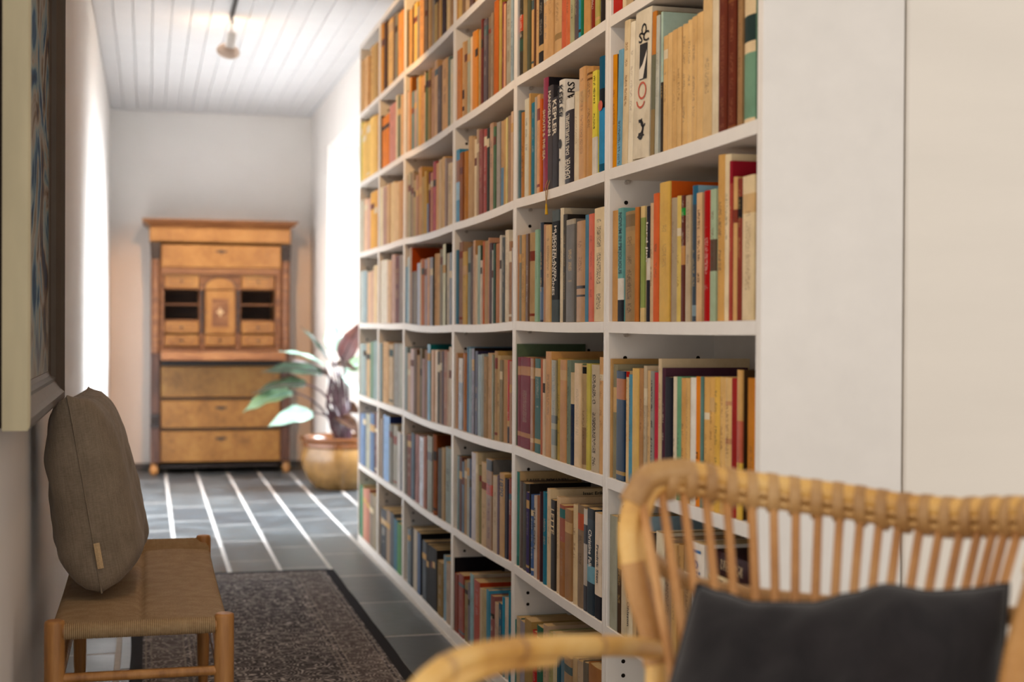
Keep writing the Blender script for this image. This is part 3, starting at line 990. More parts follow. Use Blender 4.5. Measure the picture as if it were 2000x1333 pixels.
PRINT = {  # print zone (from, to) and ink for spines whose lettering is only a texture
 (5, 3, 17): (0.4, 0.97, '2c2810'), (6, 5, 20): (0.05, 0.42, '2a1810'), (5, 5, 17): (0.02, 0.98, '38302a'),
 (6, 5, 10): (0.02, 0.98, '3c3a3a'), (6, 3, 3): (0.35, 0.85, '8a6030'), (6, 3, 2): (0.02, 0.4, '24404c'),
 (5, 2, 9): (0.25, 0.95, '8c8478'), (5, 4, 17): (0.1, 0.9, '7c7468'), (6, 4, 15): (0.3, 0.9, '6a4a30'),
 (5, 2, 1): (0.05, 0.8, '8a3c28'), (4, 4, 13): (0.25, 0.8, 'd0b8a8'), (6, 4, 3): (0.05, 0.8, '6a5434'),
 (6, 3, 19): (0.03, 0.98, '7a4832'), (6, 3, 20): (0.03, 0.98, '7a4832'), (4, 6, 11): (0.02, 0.85, '5a2c20'),
}
HUES = [('white', 'e6dfd4'), ('cream', 'dcc6a0'), ('tan', 'c9a06a'), ('sandy beige', 'b89c7c'), ('mustard', 'd3a03c'), ('yellow', 'e0cc20'),
        ('orange', 'd0743c'), ('red', 'a82420'), ('brick red', 'a0503c'), ('maroon', '7a2a34'), ('brown', '8a6238'), ('dark brown', '4a3424'),
        ('olive', '8a8454'), ('green', '5a8a64'), ('dark green', '2f4a3c'), ('teal', '2f7484'), ('sky blue', '8fb0c8'), ('blue', '4a7aa4'),
        ('navy', '28304c'), ('grey', '96948c'), ('dark grey', '555458'), ('black', '201e20'), ('pink', 'd08078'), ('lilac grey', 'a49cac')]


def hue_name(hx):
    a = [int(hx[i:i + 2], 16) for i in (0, 2, 4)]
    best = min(HUES, key=lambda q: sum((a[i // 2] - int(q[1][i:i + 2], 16)) ** 2 for i in (0, 2, 4)))
    return best[0]


ORD = ['', '1st', '2nd', '3rd'] + ['%dth' % i for i in range(4, 40)]
SHELFNAME = {1: 'top shelf', 2: '2nd shelf down', 3: '3rd shelf down', 4: '4th shelf down', 5: '5th shelf down', 6: '6th shelf down', 7: 'bottom shelf'}
CASENAME = {6: 'end-panel bookcase', 5: 'bookcase beside end-panel one', 4: 'bookcase third from partition', 3: 'widest bookcase',
            2: 'bookcase second from plant', 1: 'bookcase beside plant'}

specs = []
for (c, r), txt in ROWS.items():
    ya, yb = UY[c - 1], UY[c]
    lo_y, hi_y = yb + 0.019, ya - 0.0185
    if c == 6:
        lo_y = yb + 0.0125
    rr = random.Random(c * 31 + r)
    prev = hi_y
    toks = txt.split()
    for n, tk in enumerate(toks, 1):
        parts = tk.split(':')
        x0, x1 = map(float, parts[0].split('-'))
        top, hx = parts[1], parts[2]
        inset, lean, cov, dep = rr.uniform(0.0030, 0.0042), 0.0, hx, None
        for q in parts[3:]:
            if q[0] == 'i':
                inset = 0.0035 + min(float(q[1:]), 12) / 8000
            elif q[0] == 'L':
                lean = float(q[1:])
            elif q[0] == 'C':
                cov = q[1:]
            elif q[0] == 'D':
                dep = float(q[1:]) / 100
        X = XF + inset
        zmid = (SZ[r] + SZ[r - 1]) / 2 if not lean else SZ[r]
        # depth of both spine edges, at mid-height of the compartment (at the foot for leaning books)
        ym = 640
        for _ in range(3):
            Pa = onX(x0, ym, X)
            dpt = (Pa - CAM).dot(_F)
            ym = 636 - (zmid - CAM_Z) * F_PX / dpt
        yfar, ynear = onX(x0, ym, X).y, onX(x1, ym, X).y
        yfar = min(yfar, prev - 0.0004)
        ynear = max(ynear, lo_y)
        if yfar - ynear < 0.003:
            continue
        w = yfar - ynear - 0.0010
        yc = (yfar + ynear) / 2
        zs = min(shelf_z(c, r, yfar), shelf_z(c, r, ynear)) + 0.0006
        zs = max(shelf_z(c, r, yfar), shelf_z(c, r, ynear)) + 0.0004
        lim = shelf_z(c, r - 1, yc) - TH - zs - 0.006
        if top[0] == 'h':
            h = float(top[1:]) / 100 + rr.uniform(-0.008, 0.008)
        else:
            h = onX((x0 + x1) / 2, float(top), X).z - zs
        h = max(0.10, min(h, lim))
        prev = ynear
        if dep is None:
            dep = min(max(0.66 * h + 0.012, 0.11), 0.238 - inset)
        dep = min(dep, XBK - 0.014 - X)
        area = (x1 - x0) * h * F_PX / dpt
        specs.append(dict(c=c, r=r, n=n, N=len(toks), X=X, y=yc, w=w, z=zs, h=h, d=dep, hx=hx, cov=cov, lean=lean, area=area))

# leaning books must not cross their neighbours: keep them apart at the top as well
vis = lambda s: s['area'] * (0.5 if (s['c'], s['r']) == (6, 6) else (0.15 if s['c'] == 6 and s['r'] == 2 else 1))
ranked = sorted(specs, key=vis, reverse=True)
single = set(id(s) for s in ranked[:300])


def book_shape(w, h, d, hard, rnd):
    """spine at x=0 facing -x, boards along +x, foot at z=0"""
    t = min(0.0024 if hard else 0.0011, w * 0.2)
    b = MB()
    bulge = min(0.0045, w * 0.22) if hard else min(0.0014, w * 0.10)
    n = 6
    ring = []
    for i in range(n + 1):
        y = -w / 2 + w * i / n
        ring.append((bulge * (2 * i / n - 1) ** (2 if hard else 4), y))
    inner = [(x + t, max(-w / 2 + t, min(w / 2 - t, y))) for x, y in ring]
    out = ring + [(d, w / 2), (d, w / 2 - t)] + inner[::-1] + [(d, -w / 2 + t), (d, -w / 2)]
    k = len(out)
    b.add([(x, y, 0) for x, y in out] + [(x, y, h) for x, y in out], [(i, (i + 1) % k, k + (i + 1) % k, k + i) for i in range(k)])
    # caps: spine strip and the two boards
    m2 = len(ring)
    for z0 in (0, k):
        f = []
        for i in range(n):
            f.append((z0 + i, z0 + i + 1, z0 + k - 3 - (i + 1), z0 + k - 3 - i))
        f.append((z0 + n, z0 + n + 1, z0 + n + 2, z0 + n + 3))
        f.append((z0 + 0, z0 + k - 3, z0 + k - 2, z0 + k - 1))
        b.add([], [])
        for q in f:
            b.f.append(q)
            b.c.append(None)
            b.smooth.append(False)
    p = MB()
    g = 0.0028 if hard else 0.0006
    p.box((max(t, bulge) + 0.0012, -w / 2 + t + 0.0001, g), (d - g - 0.0005, w / 2 - t - 0.0001, h - g))
    return b, p


def col3(hx, sat=1.10):
    c = srgb(hx)[:3]
    g = 0.25 * c[0] + 0.65 * c[1] + 0.1 * c[2]
    if sat and c[0] > c[1] > c[2] and c[1] > 0.45 * c[0]:
        sat = 0.92          # aged paper tones
    return [float(min(1.0, max(0.004, g + (v - g) * sat))) for v in c]


def text_mesh(txt, length, height, fontscale=1.0):
    cu = bpy.data.curves.new('lettering', 'FONT')
    cu.body = txt
    cu.size = 1.0
    cu.align_x = 'CENTER'
    cu.align_y = 'CENTER'
    cu.resolution_u = 2
    cu.offset = 0.018
    ob = bpy.data.objects.new('lettering', cu)
    COL.objects.link(ob)
    bpy.context.view_layer.update()
    me = bpy.data.meshes.new_from_object(ob)
    bpy.data.objects.remove(ob)
    bpy.data.curves.remove(cu)
    xs = [v.co.x for v in me.vertices]
    ys = [v.co.y for v in me.vertices]
    sx = length / (max(xs) - min(xs))
    sy = height / (max(ys) - min(ys))
    mx, my = (max(xs) + min(xs)) / 2, (max(ys) + min(ys)) / 2
    return me, sx, sy, mx, my


def spine_text(book, txt, z0, z1, halfw, ink, frac, h, up=0, shift=0.0):
    me, sx, sy, mx, my = text_mesh(txt, (z1 - z0) * h, 2 * halfw * frac)
    zc = (z0 + z1) / 2 * h
    # reads downwards: text x -> -z, text y -> -y (toward the near side)
    for v in me.vertices:
        a, b = (v.co.x - mx) * sx, (v.co.y - my) * sy
        v.co = Vector((-0.0009, b, zc + a)) if up else Vector((-0.0009, -b - shift * halfw, zc - a))
    me.materials.clear()
    me.materials.append(M[ink])
    o = bpy.data.objects.new('lettering', me)
    COL.objects.link(o)
    o.parent = book
    return o


def lum(hx):
    r, g, b = col3(hx)
    return 0.2 * r + 0.7 * g + 0.1 * b


far = MB()
seen_labels = {}
BOOKS = {}
for s in specs:
    key = (s['c'], s['r'], s['n'])
    rr = random.Random(hash(key) % 100000)
    hard = rr.random() < (0.6 if s['r'] >= 5 else 0.4) and s['w'] > 0.01
    w, h, d = s['w'], s['h'], s['d']
    if id(s) in single:
        b, p = book_shape(w, h, d, hard, rr)
        o = b.build('book', M['book'], None, (0, 0, 0))
        o.location = (s['X'], s['y'], s['z'])
        BOOKS[key] = (o, s)
        if s['lean']:
            a = math.radians(s['lean'])
            o.rotation_euler.x = a
            o.location.z += abs(math.sin(a)) * w / 2
        pg = p.build('page_block', M['pages'], None, (0, 0, 0))
        pg.parent = o
        o['bk_col'] = col3(s['hx'])
        o['bk_cov'] = col3(s['cov'])
        bands = BANDS.get(key, [])
        L = lum(s['hx'])
        if not bands and key not in WORDS and w > 0.011 and rr.random() < 0.22:
            z0 = rr.choice([0.68, 0.74, 0.8])
            alt = rr.choice(['c9a064', '3a3028', 'd8c8a8', '7c3a2c', '4a5a5c'])
            bands = [(z0, z0 + rr.uniform(0.05, 0.14), alt)]
            if rr.random() < 0.5:
                bands.append((0.06, 0.09, alt))
        z = bands[0] if bands else (2, 3, s['hx'])
        o['bk_bnd'] = [float(z[0]), float(z[1]), 0.0]
        o['bk_bcol'] = col3(z[2])
        z = bands[1] if len(bands) > 1 else (2, 3, s['hx'])
        o['bk_bnd2'] = [float(z[0]), float(z[1]), 0.0]
        o['bk_bcol2'] = col3(z[2])
        pz = PRINT.get(key)
        if pz:
            a0, a1, ink, amt = pz[0], pz[1], pz[2], 0.9
        else:
            a0 = rr.uniform(0.18, 0.5)
            a1 = rr.uniform(a0 + 0.25, 0.96)
            ink = rr.choice(['2a2220', '5a2c20', '2c3a44', '6a4a2c']) if L > 0.16 else rr.choice(['c8a45c', 'd8cdbc', 'b8a890'])
            amt = rr.choice([0.0, 0.25, 0.4, 0.55]) if key not in WORDS and key not in ((6, 3, 5), (5, 3, 18)) else 0.0
        o['bk_tz'] = [float(a0), float(a1), 1.0]
        o['bk_tcol'] = col3(ink)
        o['bk_par'] = [float(h), float(w / 2), float(amt)]
        words = WORDS.get(key)
        if words:
            for (txt, z0, z1, ink2, frac, *more) in words:
                spine_text(o, txt, z0, z1, w / 2, ink2, frac, h, *more)
        thick = 'slim' if w < 0.014 else ('thick' if w > 0.032 else ('broad' if w > 0.023 else 'medium'))
        tall = 'tall ' if h > 0.245 else ('short ' if h < 0.185 else '')
        label = f"{thick} {tall}{hue_name(s['hx'])} book, {ORD[s['n']]} from plant side, {SHELFNAME[s['r']]}, {CASENAME[s['c']]}"
        if words:
            label = f"{thick} {hue_name(s['hx'])} book lettered {words[0][0].split()[0]}, {ORD[s['n']]} on {SHELFNAME[s['r']]} of {CASENAME[s['c']]}"
        tag(o, label, 'book', f"books on the {SHELFNAME[s['r']]} of the {CASENAME[s['c']]}")
    else:
        # small in the picture: plain spine, boards and page block in one shared mesh
        X, y, z = s['X'], s['y'], s['z']
        t = min(0.0012, w * 0.2)
        ca, cb, pgc = col3(s['hx']) + [1.0], col3(s['cov']) + [1.0], srgb('c4a878')
        la = rr.uniform(0.6, 0.8)
        lab = srgb(rr.choice(['d8c8a8', '3a3028', 'c9a064', '6a3a2c'])) if rr.random() < 0.4 else ca
        far.box((X, y - w / 2, z), (X + t, y + w / 2, z + h * la), ca)
        far.box((X, y - w / 2, z + h * la), (X + t, y + w / 2, z + h * (la + 0.1)), lab)
        far.box((X, y - w / 2, z + h * (la + 0.1)), (X + t, y + w / 2, z + h), ca)
        far.box((X + t, y - w / 2, z), (X + d, y - w / 2 + t, z + h), cb)
        far.box((X + t, y + w / 2 - t, z), (X + d, y + w / 2, z + h), cb)
        far.box((X + t, y - w / 2 + t, z + 0.002), (X + d - 0.003, y + w / 2 - t, z + h - 0.002), pgc)
fo = far.build('small_books', M['vbook'], None, (0, 0, 0), fix=False)
tag(fo, 'small distant books packed upright on the white shelves', 'books', kind='stuff')


def cover_text(key, txt, u, v, size, ink, horiz=True, aspect=1.0):
    """lettering or shapes on the near board of a book: u along the board, v up (metres from the spine / foot)"""
    o, s = BOOKS[key]
    me, sx, sy, mx, my = text_mesh(txt, size[0], size[1])
    for q in me.vertices:
        a, b = (q.co.x - mx) * sx, (q.co.y - my) * sy
        if horiz:
            q.co = Vector((u + a, -s['w'] / 2 - 0.0007, v + b))
        else:
            q.co = Vector((u - b, -s['w'] / 2 - 0.0007, v + a))
    me.materials.clear()
    me.materials.append(M[ink])
    t = bpy.data.objects.new('lettering', me)
    COL.objects.link(t)
    t.parent = o


def flat_on_spine(key, pts, ink, name='printed_mark', xo=-0.0009):
    """closed outline (y, z) printed on the spine, y from -1..1 across the spine, z 0..1 up"""
    o, s = BOOKS[key]
    b = MB()
    b.add([(xo, p[0] * s['w'] / 2, p[1] * s['h']) for p in pts], [tuple(range(len(pts)))])
    q = b.build(name, M[ink], None, (0, 0, 0), fix=False)
    q.parent = o
    return q


def disc(cx, cy, rx, ry, n=20):
    return [(cx + rx * math.cos(2 * math.pi * i / n), cy + ry * math.sin(2 * math.pi * i / n)) for i in range(n)]


def arc_band(cx, cy, r0, r1, a0, a1, asp, n=14):
    p = [(cx + r1 * math.cos(a0 + (a1 - a0) * i / n), cy + r1 * asp * math.sin(a0 + (a1 - a0) * i / n)) for i in range(n + 1)]
    q = [(cx + r0 * math.cos(a0 + (a1 - a0) * i / n), cy + r0 * asp * math.sin(a0 + (a1 - a0) * i / n)) for i in range(n + 1)]
    return p, q


def ring_on_spine(key, cx, cz, r, t, a0, a1, ink):
    o, s = BOOKS[key]
    asp = 0.72 * s['w'] / 2 / s['h']
    p, q = arc_band(cx, cz, r - t, r, math.radians(a0), math.radians(a1), asp)
    b = MB()
    n = len(p)
    b.add([(-0.001, v[0] * s['w'] / 2, v[1] * s['h']) for v in p + q], [(i, i + 1, n + i + 1, n + i) for i in range(n - 1)])
    ob = b.build('printed_mark', M[ink], None, (0, 0, 0), fix=False)
    ob.parent = o


# the two crime novels in the middle of the row that is in focus
if (5, 3, 12) in BOOKS:
    o, s = BOOKS[(5, 3, 12)]
    cover_text((5, 3, 12), 'LARS', 0.020, s['h'] - 0.036, (0.058, 0.019), 'ink_dark', horiz=False)
    flat_on_spine((5, 3, 12), disc(0.0, 0.40, 0.55, 0.045), 'ink_dark')
    flat_on_spine((5, 3, 12), disc(0.1, 0.25, 0.25, 0.012), 'ink_dark')
if (5, 3, 18) in BOOKS:
    flat_on_spine((5, 3, 18), disc(-0.05, 0.575, 0.75, 0.045), 'ink_red')
# the thick cream book with photograph, red 9 and ornament
k9 = (6, 3, 5)
if k9 in BOOKS:
    flat_on_spine(k9, [(0.3, 0.53), (-0.62, 0.53), (-0.62, 0.77), (0.3, 0.77)], 'ink_dark')
    flat_on_spine(k9, [(0.28, 0.535), (-0.2, 0.535), (-0.6, 0.68), (-0.6, 0.72), (-0.1, 0.63), (0.28, 0.60)], 'ink_light', xo=-0.0014)
    ring_on_spine(k9, -0.1, 0.455, 0.52, 0.12, 0, 360, 'ink_red')
    ring_on_spine(k9, 0.05, 0.40, 0.55, 0.12, 200, 350, 'ink_red')
    spine_text_fn = text_mesh
    o, s = BOOKS[k9]
    for txt, zc, hh in (('O', 0.865, 0.026), ('SC', 0.815, 0.022)):
        me, sx, sy, mx, my = text_mesh(txt, s['w'] * (0.32 if len(txt) == 1 else 0.62), hh)
        for q in me.vertices:
            a, b = (q.co.x - mx) * sx, (q.co.y - my) * sy
            q.co = Vector((-0.001, -a - s['w'] * 0.08, zc * s['h'] + b))
        me.materials.clear()
        me.materials.append(M['ink_dark'])
        t = bpy.data.objects.new('lettering', me)
        COL.objects.link(t)
        t.parent = o
    ring_on_spine(k9, 0.1, 0.205, 0.5, 0.2, 70, 290, 'ink_dark')
    ring_on_spine(k9, 0.0, 0.165, 0.35, 0.14, 150, 330, 'ink_dark')
    ring_on_spine(k9, -0.3, 0.24, 0.3, 0.1, 200, 420, 'ink_dark')
    flat_on_spine(k9, [(-0.5, 0.15), (0.4, 0.14), (0.35, 0.15), (-0.45, 0.158)], 'ink_dark')
# board lettering that shows above lower neighbours
if (5, 6, 12) in BOOKS:
    o, s = BOOKS[(5, 6, 12)]
    cover_text((5, 6, 12), 'Isaac Erikson', 0.125, s['h'] - 0.012, (0.075, 0.0085), 'ink_dark')
if (5, 6, 2) in BOOKS:
    o, s = BOOKS[(5, 6, 2)]
    cover_text((5, 6, 2), 'LASSE SUMMANEN', 0.085, s['h'] - 0.024, (0.12, 0.009), 'ink_dark')
if (5, 7, 4) in BOOKS:
    o, s = BOOKS[(5, 7, 4)]
    cover_text((5, 7, 4), 'KENZO', 0.06, s['h'] - 0.02, (0.05, 0.013), 'ink_dark')

# stack of flat books at the near end of the sixth shelf
zst = shelf_z(6, 6, 2.24) + 0.001
stack = [(0.05, '8a7a5c', 'khaki', 0.20), (0.05, '5a4030', 'dark brown', 0.21), (0.045, 'b09868', 'tan', 0.215), (0.012, '1c1a1a', 'slim black', 0.22),
         (0.032, '8f8468', 'olive grey', 0.20), (0.012, '242022', 'thin charcoal', 0.21), (0.014, 'c8b48c', 'cream', 0.215), (0.045, '2c1216', 'dark maroon', 0.205)]
for i, (t, hx, nm, L) in enumerate(stack):
    b, p = book_shape(t - 0.001, L, 0.17, True, random)
    o = b.build('book', M['book'], None, (0, 0, 0))
    o.matrix_world = Matrix(((1, 0, 0, XF + 0.012 + 0.004 * (i % 3)), (0, 0, 1, 2.256), (0, -1, 0, zst + t / 2), (0, 0, 0, 1)))
    pg = p.build('page_block', M['pages'], None, (0, 0, 0))
    pg.parent = o
    for pn, v in (('bk_col', col3(hx)), ('bk_cov', col3(hx)), ('bk_bnd', [2., 3., 0.]), ('bk_bcol', col3(hx)), ('bk_bnd2', [2., 3., 0.]), ('bk_bcol2', col3(hx)),
                  ('bk_tz', [0.2, 0.8, 1.]), ('bk_tcol', col3('b8a078' if i in (1, 3, 7) else '3a2a20')), ('bk_par', [L, t / 2, 0.7])):
        o[pn] = v
    tag(o, f"{nm} book lying flat, {['undermost', 'second', 'third', 'fourth', 'fifth', 'sixth', 'seventh', 'topmost'][i]} of the stack behind the rattan chair", 'book', 'flat stacked books behind the rattan chair')
    zst += t

# bookmark ribbon hanging over the shelf edge
kb = (5, 3, 10)
m = MB()
P0 = onX(1067, 372, XF - 0.004)
yy = P0.y
zt = shelf_z(5, 3, yy)
m.tube([(XF + 0.006, yy + 0.016, zt + 0.03), (XF - 0.002, yy + 0.014, zt + 0.012), (XF - 0.004, yy + 0.004, zt - 0.02), (XF - 0.004, yy, zt - 0.038)], 0.0012, 6)
m.tube([(XF + 0.006, yy - 0.006, zt + 0.03), (XF - 0.002, yy - 0.008, zt + 0.008), (XF - 0.004, yy - 0.006, zt - 0.02), (XF - 0.004, yy, zt - 0.038)], 0.0012, 6)
rb = m.build('bookmark_string', M['string'], None, (0, 0, 0))
tag(rb, 'thin bookmark string with yellow tassel hanging over a shelf edge', 'bookmark')
m = MB()
m.tube([(XF - 0.004, yy, zt - 0.036), (XF - 0.004, yy - 0.002, zt - 0.05), (XF - 0.004, yy - 0.004, zt - 0.064)], [0.0022, 0.0034, 0.0044], 7)
q = m.build('tassel', M['ribbon'], None, (0, 0, 0))
q.parent = rb

# ------------------------------------------------------------------ secretary desk
DY = 10.30                                   # front plane of the desk
P = lambda x, y, Y=DY: onY(x, y, Y)
dx0, dx1 = P(293, 700).x, P(568, 700).x      # outer edges of the corner posts
ix0, ix1 = P(314, 700).x, P(548, 700).x      # between the posts
zof = lambda y: P(430, y).z
desk = empty('secretary_desk', ((dx0 + dx1) / 2, DY + 0.22, 0), 'tall antique wooden secretary desk with its writing flap let down, at the back wall', 'desk')
DB = YB - 0.016


def dbox(name, x0, x1, z0, z1, y0, y1, mat, parent=desk, c=0.004):
    q = MB()
    q.cbox((x0, y0, z0), (x1, y1, z1), c)
    return q.build(name, M[mat], parent)


z_fl = 0.0
# cornice: stepped moulding
q = MB()
cx0, cx1 = P(278, 432).x, P(581, 437).x
zc0, zc1 = zof(445), zof(431)
n = 6
prof = [(0.0, zc0 - 0.004), (0.012, zc0 + 0.004), (0.028, zc0 + 0.016), (0.05, zc0 + 0.03), (0.058, zc1 - 0.012), (0.058, zc1)]
mx = (cx1 - cx0) / 2 - 0.058
for side in range(3):
    vs = []
    for o_, z in prof:
        if side == 0:
            vs += [(cx0 + 0.058 - o_, DY - 0.02 - o_, z), (cx1 - 0.058 + o_, DY - 0.02 - o_, z)]
        elif side == 1:
            vs += [(cx0 + 0.058 - o_, DB, z), (cx0 + 0.058 - o_, DY - 0.02 - o_, z)]
        else:
            vs += [(cx1 - 0.058 + o_, DY - 0.02 - o_, z), (cx1 - 0.058 + o_, DB, z)]
    q.add(vs, [(2 * i, 2 * i + 1, 2 * i + 3, 2 * i + 2) for i in range(len(prof) - 1)])
q.add([(cx0, DY - 0.078, zc1), (cx1, DY - 0.078, zc1), (cx1, DB, zc1), (cx0, DB, zc1)], [(0, 1, 2, 3)])
q.add([(cx0 + 0.058, DY - 0.02, zc0 - 0.004), (cx1 - 0.058, DY - 0.02, zc0 - 0.004), (cx1 - 0.058, DB, zc0 - 0.004), (cx0 + 0.058, DB, zc0 - 0.004)], [(3, 2, 1, 0)])
q.build('cornice', M['mahog'], desk)
z_fr0 = zof(474)
fx0, fx1 = P(292, 460).x, P(568, 460).x
dbox('frieze', fx0, fx1, z_fr0, zc0 - 0.004, DY - 0.018, DB, 'burl_top', c=0.006)
# carcass sides, back and horizontal rails
dbox('side_board', dx0 + 0.004, ix0, 0.08, z_fr0, DY + 0.03, DB, 'mahog', c=0.003)
dbox('side_board', ix1, dx1 - 0.004, 0.08, z_fr0, DY + 0.03, DB, 'mahog', c=0.003)
dbox('back_board', ix0, ix1, 0.10, z_fr0, DB - 0.014, DB - 0.002, 'mahog_dark', c=0.002)
z_top1, z_top0 = zof(478), zof(523)          # top drawer
z_in1, z_in0 = zof(532), zof(679)            # pigeon-hole opening
z_fl1, z_fl0 = zof(684), zof(702)            # writing flap
z_d = [zof(v) for v in (716, 776, 782, 836, 842, 902)]
z_b = zof(908)
for (a, b) in ((z_top0 - 0.001, z_in1 - 0.018), (z_in0, z_in0 - 0.03)):
    dbox('rail', ix0, ix1, min(a, b), max(a, b), DY + 0.004, DB - 0.016, 'mahog', c=0.003)
for a in (z_d[0] + 0.004, z_d[2] + 0.002, z_d[4] + 0.002, z_d[5] - 0.003):
    dbox('rail', ix0, ix1, a, a + (0.016 if a < z_d[0] else 0.03), DY + 0.02, DB - 0.016, 'ebony', c=0.003)


def escutcheon(parent, cx, cz, y, s=1.0):
    q = MB()
    pts = [(-.045, 0), (-.028, .009), (-.014, .006), (0, .014), (.014, .006), (.028, .009), (.045, 0), (.028, -.008), (.012, -.006), (0, -.02), (-.012, -.006), (-.028, -.008)]
    k = len(pts)
    q.add([(cx + a * s, y - 0.004, cz + b * s) for a, b in pts] + [(cx + a * s, y, cz + b * s) for a, b in pts],
          [tuple(range(k))] + [(i, (i + 1) % k, k + (i + 1) % k, k + i) for i in range(k)])
    q.build('escutcheon', M['ebony'], parent)


mxc = (ix0 + ix1) / 2
q = dbox('drawer', ix0 + 0.002, ix1 - 0.002, z_top0, z_top1 - 0.004, DY - 0.006, DY + 0.4, 'burl_top')
escutcheon(q, mxc, z_top1 - 0.05, DY - 0.006)
for a, b in ((z_d[1], z_d[0]), (z_d[3], z_d[2]), (z_d[5], z_d[4])):
    q = dbox('drawer', ix0 + 0.002, ix1 - 0.002, a, b, DY, DY + 0.4, 'burl')
    if b != z_d[0]:
        escutcheon(q, mxc, b - 0.055, DY)
# base rail and feet
dbox('base_rail', ix0, ix1, z_b - 0.02, z_b, DY + 0.035, DB - 0.016, 'ebony', c=0.004)
for x in (dx0 + 0.027, dx1 - 0.027):
    for y in (DY + 0.03, DB - 0.035):
        q = MB()
        q.lathe([(0.0, 0.0), (0.018, 0.0), (0.028, 0.018), (0.032, 0.04), (0.024, 0.062), (0.02, 0.072), (0.027, 0.08), (0.027, 0.085), (0, 0.085)], x, y, 14)
        q.build('foot', M['oak'] if y < DY + .1 else M['ebony'], desk)
# corner columns with ebonised capitals and bases
for x0, x1 in ((dx0, ix0 - 0.003), (ix1 + 0.003, dx1)):
    xc, r = (x0 + x1) / 2, (x1 - x0) / 2 - 0.004
    zc_t, zc_b = zof(475), zof(509)
    zm = zof(690)
    zb_t, zb_b = zof(808), zof(835)
    col = MB()
    col.lathe([(r * 0.86, zm), (r * 0.9, zc_b)], xc, DY + 0.012, 16)
    ck = col.build('column', M['mahog'], desk)
    col = MB()
    for z0, z1, rr_ in ((zc_b, zc_b + 0.022, r), (zc_b + 0.03, zc_b + 0.052, r + .003), (zc_b + 0.06, zc_b + 0.085, r + .003), (zc_b + 0.092, zc_t - 0.002, r + 0.005)):
        col.cbox((xc - rr_, DY - 0.014, z0), (xc + rr_, DY + 0.03, z1), 0.004)
    col.cbox((xc - r + .004, DY - 0.006, zc_b), (xc + r - .004, DY + 0.03, zc_t - 0.002), 0.002)
    col.build('capital', M['ebony'], ck)
    col = MB()
    col.cbox((xc - r, DY - 0.01, zb_t), (xc + r, DY + 0.03, zm), 0.004)
    col.build('lower_post', M['walnut'], ck)
    col = MB()
    for z0, z1, rr_ in ((zb_b, zb_b + 0.03, r + .003), (zb_b + 0.036, zb_b + 0.06, r), (zb_b + 0.066, zb_t, r + .003)):
        col.cbox((xc - rr_, DY - 0.016, z0), (xc + rr_, DY + 0.03, z1), 0.004)
    col.build('column_base', M['ebony'], ck)
    col = MB()
    col.cbox((xc - r, DY - 0.012, 0.085), (xc + r, DY + 0.03, zb_b), 0.004)
    col.build('plinth_block', M['walnut'], ck)
# let-down writing flap
q = MB()
q.cbox((ix0 - 0.002, DY - 0.40, z_fl0), (ix1 + 0.002, DY + 0.02, z_fl1 - 0.006), 0.005)
flap = q.build('writing_flap', M['mahog'], desk)
q = MB()
q.cbox((ix0 + 0.05, DY - 0.36, z_fl1 - 0.0065), (ix1 - 0.05, DY - 0.04, z_fl1 - 0.004), 0.001)
q.build('leather_inlay', M['walnut'], flap)
# pigeon-hole interior
IY = DY + 0.05
vx = [P(v, 600, IY).x for v in (320, 389, 400, 460, 471, 537)]
zz = [P(430, v, IY).z for v in (536, 564, 567, 624, 628, 652, 654, 677)]
dbox('inner_frame', ix0, vx[0], z_in0, z_in1, DY + 0.012, DB - 0.016, 'mahog', c=0.003)
dbox('inner_frame', vx[5], ix1, z_in0, z_in1, DY + 0.012, DB - 0.016, 'mahog', c=0.003)


def small_drawer(x0, x1, z0, z1, knob=True):
    q = dbox('small_drawer', x0 + 0.003, x1 - 0.003, z0 + 0.003, z1 - 0.003, IY, IY + 0.22, 'burl_top', c=0.003)
    s_ = MB()
    w_ = x1 - x0
    h_ = z1 - z0
    xm, zm_ = (x0 + x1) / 2, (z0 + z1) / 2
    for (a, b, c_, d_) in ((-.34, .34, .18, .22), (-.34, .34, -.22, -.18)):
        s_.box((xm + a * w_, IY - 0.0015, zm_ + c_ * h_), (xm + b * w_, IY, zm_ + d_ * h_))
    for a in (-.34, .33):
        s_.box((xm + a * w_, IY - 0.0015, zm_ - .2 * h_), (xm + (a + .012) * w_, IY, zm_ + .2 * h_))
    s_.build('inlay_line', M['walnut'], q)
    if knob:
        k_ = MB()
        k_.tube([(xm, IY, zm_), (xm, IY - 0.012, zm_), (xm, IY - 0.014, zm_), (xm, IY - 0.022, zm_)], [0.004, 0.004, 0.009, 0.007], 10)
        k_.build('knob', M['ebony'], q)
    return q


